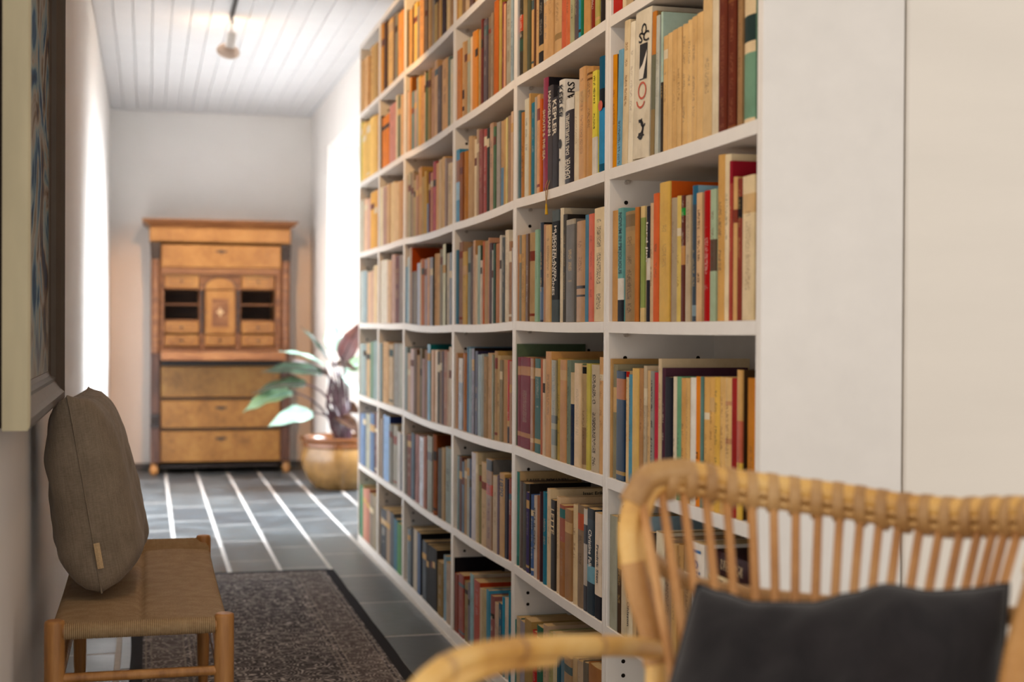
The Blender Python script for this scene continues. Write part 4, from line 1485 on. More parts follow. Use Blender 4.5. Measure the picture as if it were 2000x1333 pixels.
for a, b in ((vx[0], vx[1]), (vx[4], vx[5])):
    small_drawer(a, b, zz[1], zz[0])
    small_drawer(a, b, zz[5], zz[4])
    small_drawer(a, b, zz[7], zz[6])
    zm1 = P(430, 595, IY).z
    dbox('pigeonhole_shelf', a, b, zm1 - 0.006, zm1 + 0.004, IY + 0.01, DB - 0.016, 'mahog', c=0.002)
    dbox('pigeonhole_shelf', a, b, zz[1] - 0.008, zz[1] + 0.001, IY + 0.003, DB - 0.016, 'mahog', c=0.002)
    dbox('pigeonhole_shelf', a, b, zz[4] - 0.001, zz[4] + 0.01, IY + 0.003, DB - 0.016, 'mahog', c=0.002)
for a, b in ((vx[1], vx[2]), (vx[3], vx[4])):
    dbox('divider', a, b, z_in0, z_in1, IY + 0.006, DB - 0.016, 'mahog', c=0.002)
    q = MB()
    xm = (a + b) / 2
    z1_, z0_ = P(430, 568, IY).z, P(430, 650, IY).z
    L = z1_ - z0_
    q.lathe([(0.013, z0_), (0.013, z0_ + .04 * L), (0.008, z0_ + .06 * L), (0.011, z0_ + .3 * L), (0.012, z0_ + .45 * L), (0.006, z0_ + .5 * L), (0.012, z0_ + .55 * L), (0.010, z0_ + .9 * L), (0.014, z0_ + .95 * L), (0.014, z1_)], xm, IY - 0.004, 12)
    q.build('colonnette', M['ebony'], desk)
small_drawer(vx[2], vx[3], zz[7], zz[6])
q = dbox('centre_door', vx[2] + 0.004, vx[3] - 0.004, zz[6] + 0.004, P(430, 568, IY).z, IY - 0.004, IY + 0.02, 'burl_top', c=0.003)
xm, zm_ = (vx[2] + vx[3]) / 2, P(430, 610, IY).z
dbox('door_panel', xm - 0.058, xm + 0.058, zm_ - 0.105, zm_ + 0.095, IY - 0.006, IY - 0.003, 'mahog', q, c=0.001)
s_ = MB()
s_.add([(xm + r_ * math.sin(a * math.pi / 4), IY - 0.007, zm_ + r_ * 1.3 * math.cos(a * math.pi / 4)) for a in range(8) for r_ in [0.03 if a % 2 == 0 else 0.012]], [tuple(range(8))])
s_.build('star_inlay', M['tagcloth'], q)
k_ = MB()
k_.tube([(vx[2] + 0.012, IY - 0.004, zm_), (vx[2] + 0.012, IY - 0.02, zm_)], 0.006, 8)
k_.build('key', M['ebony'], q)
q = dbox('arch_panel', vx[1], vx[4], P(430, 567, IY).z, zz[0] + 0.008, IY + 0.002, IY + 0.03, 'mahog', c=0.003)
s_ = MB()
z_a = P(430, 565, IY).z
arc = [(xm + 0.105 * math.cos(a), IY - 0.004, z_a + 0.078 * math.sin(a)) for a in [math.pi * i / 16 for i in range(17)]]
s_.add(arc, [tuple(range(17))])
s_.add(arc + [(p[0], IY + 0.002, p[2]) for p in arc], [(i, i + 1, 18 + i, 17 + i) for i in range(16)])
s_.build('arched_veneer', M['burl_top'], q)
s_ = MB()
s_.tube([(xm + 0.109 * math.cos(a), IY - 0.003, z_a + 0.082 * math.sin(a)) for a in [math.pi * i / 16 for i in range(17)]], 0.004, 6)
s_.build('arch_moulding', M['walnut'], q)

# ------------------------------------------------------------------ potted plant
PX, PY = 1.235, 9.26
pot = empty('potted_plant', (PX, PY, 0), 'large leafy dark plant in a squat ochre glazed pot, by the doorway niche', 'plant')
R_ = 0.268
q = MB()
q.lathe([(0, 0.0), (0.165, 0.0), (0.19, 0.012), (0.235, 0.075), (0.262, 0.15), (0.268, 0.20), (0.262, 0.245), (0.25, 0.275)], PX, PY, 40)
pt = q.build('pot', M['glaze'], pot)
q = MB()
q.lathe([(0.25, 0.273), (0.262, 0.28), (0.262, 0.286), (0.256, 0.292), (0.262, 0.315), (0.275, 0.328), (0.275, 0.338), (0.262, 0.343), (0.240, 0.338), (0.232, 0.30), (0.225, 0.26)], PX, PY, 40)
q.build('rim', M['glaze_rim'], pt)
q = MB()
q.lathe([(0.0, 0.305), (0.12, 0.312), (0.233, 0.30)], PX, PY, 24)
q.build('soil', M['soil'], pot)


def leaf(base, tip, width, mat, up=(0, 0, 1), fold=0.25, droop=0.0, name='leaf', root=None):
    base, tip = Vector(base), Vector(tip)
    ax = tip - base
    L = ax.length
    t = ax.normalized()
    upv = Vector(up)
    side = t.cross(upv)
    side = side.normalized() if side.length > 1e-4 else Vector((1, 0, 0))
    nrm = side.cross(t).normalized()
    N = 14
    vs, fs = [], []
    for i in range(N + 1):
        u = i / N
        prof = (math.sin(math.pi * min(1, u ** 0.72)) ** 0.8) * (1 - 0.25 * u)
        prof = max(prof, 0.015)
        c = base + ax * u - nrm * (droop * L * u * u) + nrm * (0.05 * L * math.sin(math.pi * u))
        for k, s in enumerate((-1, -0.66, -0.33, 0, 0.33, 0.66, 1)):
            off = side * (s * prof * width / 2)
            lift = nrm * (fold * abs(s) ** 1.3 * prof * width / 2 + 0.012 * math.sin(u * 17 + s * 2) * abs(s) * width * 3)
            vs.append(c + off + lift)
    for i in range(N):
        for k in range(6):
            a = i * 7 + k
            fs.append((a, a + 1, a + 8, a + 7))
    b = MB()
    b.add(vs, fs, smooth=True)
    o = b.build(name, M[mat], root or pot, fix=False)
    md = o.modifiers.new('thick', 'SOLIDIFY')
    md.thickness = 0.0025
    rb_ = MB()
    rb_.tube([base + ax * (i / 8) - nrm * (droop * L * (i / 8) ** 2) + nrm * (0.05 * L * math.sin(math.pi * i / 8) + 0.001) for i in range(9)], [0.006 * (1 - 0.8 * i / 8) for i in range(9)], 6)
    rb_.build('midrib', M['stalk'] if mat in ('leaf_dark', 'leaf_brown', 'leaf_red') else M['leaf_pale'], o)
    return o


Dp = (Vector((PX, PY, 0.6)) - CAM).dot(_F)
LEAVES = [  # base px, tip px, tip nearer by, width m, material, up, droop
    ((610, 806), (527, 826), 0.25, 0.16, 'leaf_pale', (-0.1, -0.75, 0.66), 0.10),
    ((572, 767), (473, 797), 0.15, 0.19, 'leaf_mid', (-0.1, -0.45, 0.9), 0.10),
    ((600, 752), (490, 760), -0.1, 0.17, 'leaf_dark', (0, -0.5, 0.85), 0.10),
    ((634, 731), (512, 712), 0.05, 0.16, 'leaf_dark', (0, -0.55, 0.8), 0.16),
    ((634, 715), (546, 681), 0.1, 0.11, 'leaf_pale', (0, -0.2, 1), 0.06),
    ((641, 702), (584, 640), 0.0, 0.055, 'leaf_dark', (0.6, -0.6, 0.5), -0.05),
    ((642, 735), (566, 692), 0.3, 0.10, 'leaf_brown', (0, -0.3, 1), 0.12),
    ((648, 690), (651, 625), -0.1, 0.15, 'leaf_pale', (0.15, -1, 0.0), 0.0),
    ((668, 706), (707, 628), 0.0, 0.155, 'leaf_red', (-0.45, -0.9, 0.1), 0.0),
    ((648, 712), (694, 716), 0.15, 0.11, 'leaf_brown', (0, -0.6, 0.8), 0.12),
    ((668, 738), (712, 772), -0.15, 0.17, 'leaf_pale', (0.1, -0.6, 0.8), 0.1),
    ((664, 800), (700, 800), 0.1, 0.15, 'leaf_brown', (0, -0.7, 0.6), 0.15),
    ((660, 815), (702, 838), 0.25, 0.12, 'leaf_brown', (0, -0.7, 0.6), 0.15),
    ((672, 725), (738, 700), -0.2, 0.17, 'leaf_mid', (0, -0.5, 0.8), 0.1),
]
for i, (b0, t0, near, wd, mt, up, dr) in enumerate(LEAVES):
    dd = Dp + (0.12 if i % 2 else -0.10) * 0.6
    B = atD(b0[0], b0[1], dd)
    T = atD(t0[0], t0[1], dd - near)
    lf = leaf(B, T, wd, mt, up, 0.22, dr)
    foot = Vector((PX + 0.05 * math.cos(i * 2.4), PY + 0.05 * math.sin(i * 2.4), 0.30))
    pts = []
    hor = Vector((B.x - foot.x, B.y - foot.y, 0))
    for k in range(9):
        u = k / 8
        pts.append(Vector((foot.x, foot.y, foot.z)) + hor * (u ** 1.7) + Vector((0, 0, (B.z - foot.z) * (1 - (1 - u) ** 1.5))))
    q = MB()
    q.tube(pts, [0.011 - 0.006 * k / 8 for k in range(9)], 8)
    q.build('leaf_stalk', M['stalk'], pot)
# young upright shoots with a waxy sheen
for i, (a, b) in enumerate((((640, 795), (645, 735)), ((659, 802), (655, 745)), ((648, 835), (640, 790)), ((668, 800), (664, 720)))):
    q = MB()
    A, B = atD(a[0], a[1], Dp - 0.02), atD(b[0], b[1], Dp - 0.05)
    foot = Vector((PX + 0.03 * math.cos(i * 1.7), PY + 0.03 * math.sin(i * 1.7), 0.30))
    q.tube([foot, A.lerp(foot, 0.4), A, A.lerp(B, 0.5), B], [0.012, 0.013, 0.015, 0.013, 0.004], 8)
    q.build('shoot', M['stalk'], pot)

# ------------------------------------------------------------------ ceiling track lamp
RX = onZ(452, 35, ZC).x
rail_end = onZ(452, 36, ZC - 0.018)
tr = MB()
tr.cbox((rail_end.x - 0.009, 3.0, ZC - 0.02), (rail_end.x + 0.009, rail_end.y, ZC - 0.0005), 0.003)
rail = tr.build('ceiling_track', M['black'])
tag(rail, 'black lighting track running along the white plank ceiling', 'lighting track')
Dl = (rail_end - CAM).dot(_F) + 0.02
sp = empty('spotlight', atD(453, 40, Dl), 'small white porcelain spotlight with round reflector hanging from the ceiling track end', 'lamp')
q = MB()
a = atD(453, 36, Dl)
b = atD(454, 46, Dl)
c = atD(453, 62, Dl)
q.tube([a, b], 0.011, 10)
q.build('track_adapter', M['porcelain'], sp)
q = MB()
q.tube([b, atD(452, 54, Dl), c], 0.0035, 8)
q.build('arm', M['steel'], sp)
q = MB()
s0, s1 = atD(454, 62, Dl), atD(449, 92, Dl + 0.03)
q.tube([s0, s0.lerp(s1, 0.12), s0.lerp(s1, 0.5), s0.lerp(s1, 0.8), s1], [0.014, 0.024, 0.026, 0.024, 0.027], 18)
q.build('socket', M['porcelain'], sp)
ax_ = Vector((-0.10, 0.74, -0.66)).normalized()     # the lamp looks down the hall, away from the shelves
cD = atD(446, 98, Dl + 0.045)
q = MB()
e1 = ax_.cross(Vector((1, 0, 0))).normalized()
e2 = ax_.cross(e1)
prof = [(0.0, -0.012), (0.030, -0.011), (0.050, -0.006), (0.058, 0.004), (0.060, 0.010), (0.056, 0.010), (0.046, 0.0), (0.0, -0.006)]
sg = 28
vs, fs = [], []
for r, h in prof:
    for k in range(sg):
        t = 2 * math.pi * k / sg
        vs.append(cD + ax_ * h + (e1 * math.cos(t) + e2 * math.sin(t)) * r)
for i in range(len(prof) - 1):
    for k in range(sg):
        fs.append((i * sg + k, i * sg + (k + 1) % sg, (i + 1) * sg + (k + 1) % sg, (i + 1) * sg + k))
q.add(vs, fs, smooth=True)
q.build('reflector', M['lampdisc'], sp)
q = MB()
qs = [cD + ax_ * h + (e1 * math.cos(2 * math.pi * k / 16) + e2 * math.sin(2 * math.pi * k / 16)) * r for r, h in ((0.012, 0.0), (0.022, 0.012), (0.02, 0.026), (0.002, 0.034)) for k in range(16)]
q.add(qs, [(i * 16 + k, i * 16 + (k + 1) % 16, (i + 1) * 16 + (k + 1) % 16, (i + 1) * 16 + k) for i in range(3) for k in range(16)], smooth=True)
bulb = NT('lit_bulb')
bulb.b.inputs['Emission Color'].default_value = (1, 0.66, 0.32, 1)
bulb.b.inputs['Emission Strength'].default_value = 3
q.build('bulb', bulb.m, sp)
lp = cD + ax_ * 0.045
lamp('spotlight_beam', 'SPOT', lp, (0.50, 10.3, 0.1), 95, (1.0, 0.50, 0.20), 0.03, 62, 0.35)
lamp('spotlight_glow', 'POINT', lp + Vector((0, 0.05, 0.03)), lp + ax_, 1.1, (1.0, 0.62, 0.30), 0.02)

# ------------------------------------------------------------------ runner rug
rx0, rx1, ry1 = -0.05, 0.782, 6.15
q = MB()
nn = 60
cx_ = (rx0 + rx1) / 2
ry0 = 1.9
vs, fs = [], []
rr = random.Random(3)
for i in range(nn + 1):
    y = ry1 + (ry0 - ry1) * i / nn
    for k in range(9):
        x = rx0 + (rx1 - rx0) * k / 8
        e = 0.0 if k in (0, 8) else 1
        wob = 0.0012 * math.sin(i * 0.7) if k in (0, 8) else 0
        vs.append((x + wob, y, 0.006 + e * 0.002 + 0.0015 * mnoise.noise((x * 5, y * 5, 0))))
for i in range(nn):
    for k in range(8):
        fs.append((i * 9 + k, i * 9 + k + 1, (i + 1) * 9 + k + 1, (i + 1) * 9 + k))
q.add(vs, fs, smooth=True)
low = [(v[0], v[1], 0.0006) for v in vs]
edge = [k for k in range(9)] + [i * 9 + 8 for i in range(1, nn + 1)] + [nn * 9 + k for k in range(7, -1, -1)] + [i * 9 for i in range(nn - 1, 0, -1)]
q.add([vs[e] for e in edge] + [low[e] for e in edge], [(i, (i + 1) % len(edge), len(edge) + (i + 1) % len(edge), len(edge) + i) for i in range(len(edge))])
rug = q.build('runner_rug', rugmat(rx0, rx1, ry1), None, (cx_, ry1, 0))
tag(rug, 'long faded grey oriental runner rug with black edging on the slate floor', 'rug')

# ------------------------------------------------------------------ paper-cord bench
BZ = 0.455
nl, nr, fr = onZ(104, 1221, BZ), onZ(438, 1190, BZ), onZ(396, 1046, BZ)
bx0, bx1 = nl.x, (nr.x + fr.x) / 2
by0, by1 = (nl.y + nr.y) / 2, fr.y
bx0 = max(bx0, XL + 0.045)
bench = empty('bench', ((bx0 + bx1) / 2, (by0 + by1) / 2, 0), 'low oak bench with a woven paper-cord seat, against the white wall', 'bench')
for x in (bx0, bx1):
    for y in (by0, by1):
        q = MB()
        zb = 0.0095 if x == bx1 else 0.0
        q.tube([(x, y, zb), (x, y, 0.10), (x, y, 0.30), (x, y, BZ - 0.008), (x, y, BZ - 0.002), (x, y, BZ)], [0.0125, 0.0165, 0.0205, 0.0205, 0.0195, 0.016], 18)
        q.build('leg', M['oak'], bench)


def prof_z(v):   # saddle profile along the bench
    return BZ - 0.040 - 0.014 * (1 - abs(2 * v - 1) ** 2.2)


# seat: two halves of cord meeting in a central seam, wrapped round the side rails
nu, nv = 48, 48
q = MB()
vs, fs = [], []
V0 = 0.055
for j in range(nv + 1):
    v = V0 + (1 - 2 * V0) * j / nv
    y = by0 + (by1 - by0) * v
    row = []
    zt = prof_z(v)
    for i in range(nu + 1):
        u = i / nu
        x = bx0 + (bx1 - bx0) * u
        seam = -0.009 * math.exp(-((u - 0.5) / 0.018) ** 2)
        cush = 0.004 * math.sin(math.pi * min(1, 2 * min(u, 1 - u)))
        row.append((x, y, zt + 0.013 + seam + cush))
    rnd = [(bx1 + 0.011, y, zt + 0.009), (bx1 + 0.016, y, zt), (bx1 + 0.011, y, zt - 0.011), (bx1 - 0.01, y, zt - 0.014)]
    lnd = [(bx0 + 0.01, y, zt - 0.014), (bx0 - 0.011, y, zt - 0.011), (bx0 - 0.016, y, zt), (bx0 - 0.011, y, zt + 0.009)]
    vs += lnd + row + rnd
K = nu + 1 + 8
for j in range(nv):
    for i in range(K - 1):
        fs.append((j * K + i, j * K + i + 1, (j + 1) * K + i + 1, (j + 1) * K + i))
q.add(vs, fs, smooth=True)
seat = q.build('seat', M['cord_y'], bench)
# cord wrapped over the end rails and sloping down to the seat
for y, s in ((by0, 1), (by1, -1)):
    q = MB()
    zr = BZ - 0.024
    pr = [(y + 0.012 * s, zr - 0.018)] + [(y - s * 0.0175 * math.sin(t), zr - 0.0175 * math.cos(t)) for t in [math.radians(a_) for a_ in (30, 60, 90, 120, 150, 180)]]
    ye = y + s * (by1 - by0) * (V0 + 0.004)
    zt = prof_z(V0) + 0.016
    pr += [(y + s * 0.014, zr + 0.012), (y + s * 0.030, (zr + zt) / 2 - 0.002), (ye, zt), (ye, zt - 0.02)]
    n_ = 30
    vs, fs = [], []
    for k_, (yy2, z2) in enumerate(pr):
        flare = 0.013 if k_ > 7 else -0.019 * (1 - max(0, k_ - 6))
        for i in range(n_ + 1):
            xa_, xb_ = bx0 - flare, bx1 + flare
            vs.append((xa_ + (xb_ - xa_) * i / n_, yy2, z2))
    for j in range(len(pr) - 1):
        for i in range(n_):
            fs.append((j * (n_ + 1) + i, j * (n_ + 1) + i + 1, (j + 1) * (n_ + 1) + i + 1, (j + 1) * (n_ + 1) + i))
    q.add(vs, fs, smooth=True)
    q.build('end_wrap', M['cord_x'], bench)
    q = MB()
    q.tube([(bx0 + 0.016, y, zr), (bx1 - 0.016, y, zr)], 0.0155, 12)
    q.build('end_rail', M['oak'], bench)
for y, z in ((by0, 0.335), (by1, 0.335)):
    q = MB()
    q.tube([(bx0, y, z), (bx1, y, z)], [0.0105, 0.0105], 12)
    q.build('stretcher', M['oak'], bench)
for x in (bx0, bx1):
    q = MB()
    q.tube([(x, by0, 0.30), (x, by1, 0.30)], 0.0105, 12)
    q.build('stretcher', M['oak'], bench)
    q = MB()
    pts = [(x, by0 + (by1 - by0) * j / 20, prof_z(j / 20)) for j in range(21)]
    q.tube(pts, 0.011, 10)
    q.build('side_rail', M['oak'], bench)


# ------------------------------------------------------------------ pillows
def pillow(name, width, height, thick, mat, M4, label, cat, seed=0, corner=0.1, wrinkle=0.006, dents=(), puff=0.62, seam=True, warp=None, slump=0.0):
    N = 44
    vs, fs = [], []
    V = []
    for side in (1, -1):
        for j in range(N + 1):
            for i in range(N + 1):
                u, v = 2 * i / N - 1, 2 * j / N - 1
                pin = 1 - corner * (u * u * (1 - v * v) * 0 + 0)
                # sides pull in between the corners
                x = width / 2 * u * (1 - corner * (1 - v * v))
                y = height / 2 * v * (1 - corner * (1 - u * u))
                t = (max(0.0, (1 - u ** 4) * (1 - v ** 4))) ** puff
                z = side * thick / 2 * t * (1 - slump * v)
                wv = mnoise.noise((u * 2.2 + seed, v * 2.2, side * 3.1)) * 1.0 + 0.5 * mnoise.noise((u * 5.5 + seed, v * 4.0, side * 7.0))
                z += wrinkle * wv * t ** 0.5 * 1.6
                rim = (1 - t) * 0.5
                z += wrinkle * rim * mnoise.noise((u * 9, v * 9, seed)) * (1 if t > 0.02 else 0)
                for (a, b, r, dp) in dents:
                    z += -side * dp * math.exp(-((u - a) ** 2 + (v - b) ** 2) / r ** 2) if side > 0 else 0
                if warp:
                    x, y, z = warp(x, y, z, u, v)
                V.append((x, y, z))
    n1 = (N + 1) ** 2
    for s in (0, 1):
        for j in range(N):
            for i in range(N):
                a = s * n1 + j * (N + 1) + i
                f = (a, a + 1, a + N + 2, a + N + 1)
                fs.append(f if s == 0 else f[::-1])
    b = MB()
    b.add(V, fs, smooth=True)
    o = b.build(name, mat, None, (0, 0, 0), fix=False)
    bm = bmesh.new()
    bm.from_mesh(o.data)
    bmesh.ops.remove_doubles(bm, verts=bm.verts, dist=0.0004)
    bm.to_mesh(o.data)
    bm.free()
    o.matrix_world = M4
    tag(o, label, cat)
    # stitched seam all round
    if seam:
        s = MB()
        ring = []
        for i in range(N + 1):
            ring.append((i, 0))
        for j in range(1, N + 1):
            ring.append((N, j))
        for i in range(N - 1, -1, -1):
            ring.append((i, N))
        for j in range(N - 1, 0, -1):
            ring.append((0, j))
        pts = []
        for i, j in ring:
            p = Vector(V[j * (N + 1) + i])
            p.z = 0
            pts.append(p)
        pts.append(pts[0])
        s.tube(pts, 0.0022, 6, cap=False)
        so = s.build('seam', mat, None, (0, 0, 0))
        so.parent = o
    return o


# taupe pillow standing on edge at the wall: its local x runs along the bench, local z away from the wall
ptop, pbot = onX(130, 782, -0.165), onX(200, 1148, -0.085)
zaxis_lean = math.atan2(0.075, 0.44)
# frame: X' along +Y, Y' up, Z' = +X (towards the room)
tw = math.radians(-4)
ex = Vector((math.sin(-tw) * 0.9, math.cos(tw), 0)).normalized()
upl = Vector((-0.17, 0, 1)).normalized()
ez = ex.cross(upl).normalized()
ey = ez.cross(ex).normalized()
pc = Vector((-0.125, 3.655, BZ - 0.026 + 0.238))
M4 = Matrix(((ex.x, ey.x, ez.x, pc.x), (ex.y, ey.y, ez.y, pc.y), (ex.z, ey.z, ez.z, pc.z), (0, 0, 0, 1)))
pil = pillow('pillow', 0.47, 0.465, 0.195, M['linen_taupe'], M4, 'square taupe linen pillow standing on the cord bench against the wall', 'pillow', 2, 0.06, 0.007, puff=0.40, slump=0.14)
q = MB()
TG = [(-0.004, -0.030), (0.006, -0.030), (0.006, 0.030), (-0.004, 0.030)]
yy_ = -0.145
xe = -0.2335
tp = []
for k_ in range(7):
    t_ = -0.03 + 0.06 * k_ / 6
    for zz3, xo_ in ((0.0005, 0.0), (0.0075, -0.0015 - 0.001 * math.sin(k_)), (0.0145, 0.0005)):
        tp.append((xe + xo_ - 0.0012, yy_ + t_, zz3))
q.add(tp, [(k_ * 3 + c_, k_ * 3 + c_ + 1, k_ * 3 + c_ + 4, k_ * 3 + c_ + 3) for k_ in range(6) for c_ in range(2)])
tg = q.build('cloth_tag', M['tagcloth'], None, (0, 0, 0))
tg.parent = pil

# ------------------------------------------------------------------ framed painting
FX = -0.200
p0 = onX(58, 845, FX)
p1 = onX(127, 778, FX)
py0, py1 = p0.y, p1.y
pz0 = (p0.z + p1.z) / 2
pz1 = pz0 + 1.05
pic = empty('framed_painting', (XL, (py0 + py1) / 2, pz0), 'large abstract blue and grey oil painting in a deep cream and grey frame', 'painting')
fw = 0.075


def frame_member(name, axis, a0, a1, b0, b1, mat, flip=False):
    """moulding profile extruded along the member with mitred ends; b0 outer edge, b1 inner edge"""
    sgn = 1 if b1 > b0 else -1
    prof = [(0, XL + 0.0195), (0, FX - 0.004), (0.006, FX), (0.020, FX), (0.028, FX - 0.008), (0.048, FX - 0.020), (0.056, FX - 0.019), (0.062, FX - 0.030), (0.072, FX - 0.034), (0.075, XL + 0.0195)]
    vs, fs = [], []
    for w_, x in prof:
        for e, s in ((a0, 1), (a1, -1)):
            al = e + s * w_
            bb = b0 + sgn * w_
            vs.append((x, al, bb) if axis == 'y' else (x, bb, al))
    k = len(prof)
    for i in range(k):
        j = (i + 1) % k
        fs.append((2 * i, 2 * i + 1, 2 * j + 1, 2 * j))
    fs += [tuple(2 * i for i in range(k)), tuple(2 * i + 1 for i in range(k))[::-1]]
    q = MB()
    q.add(vs, fs)
    return q.build(name, mat, pic)


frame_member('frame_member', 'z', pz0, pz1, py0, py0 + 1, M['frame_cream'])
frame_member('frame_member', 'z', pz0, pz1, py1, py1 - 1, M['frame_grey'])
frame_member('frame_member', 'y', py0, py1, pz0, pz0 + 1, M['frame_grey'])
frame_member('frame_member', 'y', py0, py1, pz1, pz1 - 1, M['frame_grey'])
q = MB()
q.cbox((XL + 0.0195, py0 + fw - 0.004, pz0 + fw - 0.004), (FX - 0.036, py1 - fw + 0.004, pz1 - fw + 0.004), 0.001)
q.build('canvas', painting(), pic)
q = MB()
q.cbox((XL + 0.0005, py0 + 0.001, pz0 + 0.004), (XL + 0.0192, py1 - 0.002, pz1), 0.001)
q.build('back_board', M['frame_dark'], pic)

# ------------------------------------------------------------------ rattan armchair
def G(r, d, z):
    """point from camera-ground coordinates: r metres to the side of the line of sight, d metres ahead"""
    return Vector((r * _cy + d * _sy, -r * _sy + d * _cy, z))


RC, DC, RR = 0.32, 1.52, 0.33
chair = empty('rattan_armchair', G(RC, DC, 0), 'honey-coloured rattan armchair with a curved spindle back, nearest the camera', 'armchair')
chair['label'] = 'honey-coloured rattan armchair with curved spindle back, holding the charcoal cushion'


def interp(tab, x):
    for (a, va), (b, vb) in zip(tab, tab[1:]):
        if x <= b:
            t = (x - a) / (b - a)
            t = t * t * (3 - 2 * t) * 0.4 + t * 0.6
            return va + (vb - va) * t
    return tab[-1][1]


ZTAB = [(-30, 0.868), (-18, 0.874), (0, 0.857), (14, 0.848), (32, 0.837), (43, 0.836), (57, 0.845), (70, 0.855)]


def arc_pt(phi, z, R=None):
    a = math.radians(phi)
    R = RR if R is None else R
    return G(RC + R * math.sin(a), DC + R * math.cos(a), z)


def smooth(pts, k=6):
    pts = [Vector(p) for p in pts]
    out = []
    for i in range(len(pts) - 1):
        p0, p1, p2, p3 = pts[max(i - 1, 0)], pts[i], pts[i + 1], pts[min(i + 2, len(pts) - 1)]
        for j in range(k):
            t = j / k
            out.append(0.5 * ((2 * p1) + (-p0 + p2) * t + (2 * p0 - 5 * p1 + 4 * p2 - p3) * t * t + (-p0 + 3 * p1 - 3 * p2 + p3) * t ** 3))
    out.append(pts[-1])
    return out


def px(x, y, d):
    v = ray(x, y)
    return CAM + v * d       # ray has unit depth along the line of sight


# main hoop: left post, over the ear, along the top, over the far ear and down the right post
left = [px(1276, 1500, 1.74), px(1280, 1400, 1.76), px(1283, 1300, 1.785), px(1272, 1238, 1.795), px(1250, 1165, 1.80), px(1233, 1090, 1.805), px(1230, 1030, 1.81), px(1243, 972, 1.815), px(1272, 930, 1.82)]
top = [arc_pt(p, interp(ZTAB, p) + 0.001) for p in range(-16, 67, 6)]
rt_ = [px(2052, 1012, 1.63), px(2045, 1080, 1.60), px(2023, 1170, 1.56), px(2006, 1230, 1.53), px(1988, 1310, 1.50), px(1975, 1400, 1.47), px(1968, 1500, 1.45)]
hoop = smooth(left + top + rt_, 5)
q = MB()
q.tube(hoop, 0.0148, 14)
q.build('back_hoop', M['cane'], chair)
zl = left[0].z
# inner second cane under the top rail
q = MB()
sec = smooth([px(1262, 1180, 1.80), px(1256, 1110, 1.805), px(1254, 1040, 1.81), px(1266, 985, 1.815), px(1292, 950, 1.825)] + [arc_pt(p, interp(ZTAB, p) - 0.0215) for p in range(-14, 67, 6)] + [px(2025, 1060, 1.62), px(2012, 1120, 1.59)], 5)
q.tube(sec, 0.0085, 10)
q.build('under_cane', M['cane'], chair)
# woven lashing on the top rail: broad wrapped bands with basket-weave windows between
q1 = MB()
nb = 0
PH0, PH1 = -21, 63
p_ = PH0
wraps = []
while p_ < PH1:
    wraps.append(p_)
    p_ += 4.9
for i, p_ in enumerate(wraps):
    b0 = [arc_pt(p_ + dp, interp(ZTAB, p_ + dp) - 0.009) for dp in (-1.35, -1.1, 0, 1.1, 1.35)]
    bnd = MB()
    # oval band round both canes
    n = len(b0)
    seg = 18
    vs, fs = [], []
    for k, c in enumerate(b0):
        t = (b0[min(k + 1, n - 1)] - b0[max(k - 1, 0)]).normalized()
        out = Vector((t.y, -t.x, 0)).normalized()
        puff = 1.0 if 0 < k < n - 1 else 0.93
        for s in range(seg):
            a = 2 * math.pi * s / seg
            vs.append(c + out * (0.0185 * puff * math.cos(a)) + Vector((0, 0, 1)) * (0.0265 * puff * math.sin(a)))
    for k in range(n - 1):
        for s in range(seg):
            fs.append((k * seg + s, k * seg + (s + 1) % seg, (k + 1) * seg + (s + 1) % seg, (k + 1) * seg + s))
    fs += [tuple(range(seg))[::-1], tuple(range((n - 1) * seg, n * seg))]
    bnd.add(vs, fs, smooth=True)
    bnd.build('rail_wrapping', M['wrap'], chair)
    # strips of the weave running between the bands
    if i < len(wraps) - 1:
        w_ = MB()
        for zz_, rad in ((0.002, 0.0130), (-0.0095, 0.0135), (-0.021, 0.0120)):
            for sgn in (1, -1):
                pts = []
                for j in range(7):
                    pp = p_ + 0.6 + (4.9 - 1.2) * j / 6
                    a = math.radians(pp)
                    R = RR - sgn * (rad - 0.003 - 0.002 * abs(j - 3) / 3)
                    pts.append(G(RC + R * math.sin(a), DC + R * math.cos(a), interp(ZTAB, pp) + zz_))
                w_.tube(pts, 0.0047, 6)
        w_.tube([arc_pt(p_ + 0.6 + (4.9 - 1.2) * j / 6, interp(ZTAB, p_ + 0.6 + (4.9 - 1.2) * j / 6) + 0.0105) for j in range(7)], 0.0050, 6)
        w_.build('weave_strip', M['weave'], chair)
# fine cord bindings on the left post and shoulder
def binding(path, r, name, mat, pitch=0.0066, wire=0.0030):
    path = smooth(path, 5)
    L = 0
    acc = [0]
    for a, b in zip(path, path[1:]):
        L += (b - a).length
        acc.append(L)
    turns = int(L / pitch)
    q = MB()
    # solid sleeve with ridges
    seg = 14
    n = turns * 2 + 1
    pts, rad = [], []
    for k in range(n):
        s = L * k / (n - 1)
        i = max(j for j in range(len(acc)) if acc[j] <= s + 1e-9)
        i = min(i, len(path) - 2)
        t = (s - acc[i]) / max(1e-9, acc[i + 1] - acc[i])
        pts.append(path[i].lerp(path[i + 1], t))
        rad.append(r + (wire * 0.55 if k % 2 else 0))
    q.tube(pts, rad, seg)
    return q.build(name, mat, chair)


binding([px(1283, 1300, 1.785), px(1272, 1238, 1.795), px(1250, 1165, 1.80), px(1235, 1098, 1.805)], 0.0162, 'cord_binding', M['wrap_dark'])
binding([px(1233, 985, 1.812), px(1246, 962, 1.816), px(1272, 930, 1.82), arc_pt(-17.0, 0.875)], 0.0165, 'cord_binding', M['wrap'])
binding(rt_[1:6], 0.0162, 'cord_binding', M['wrap_dark'])
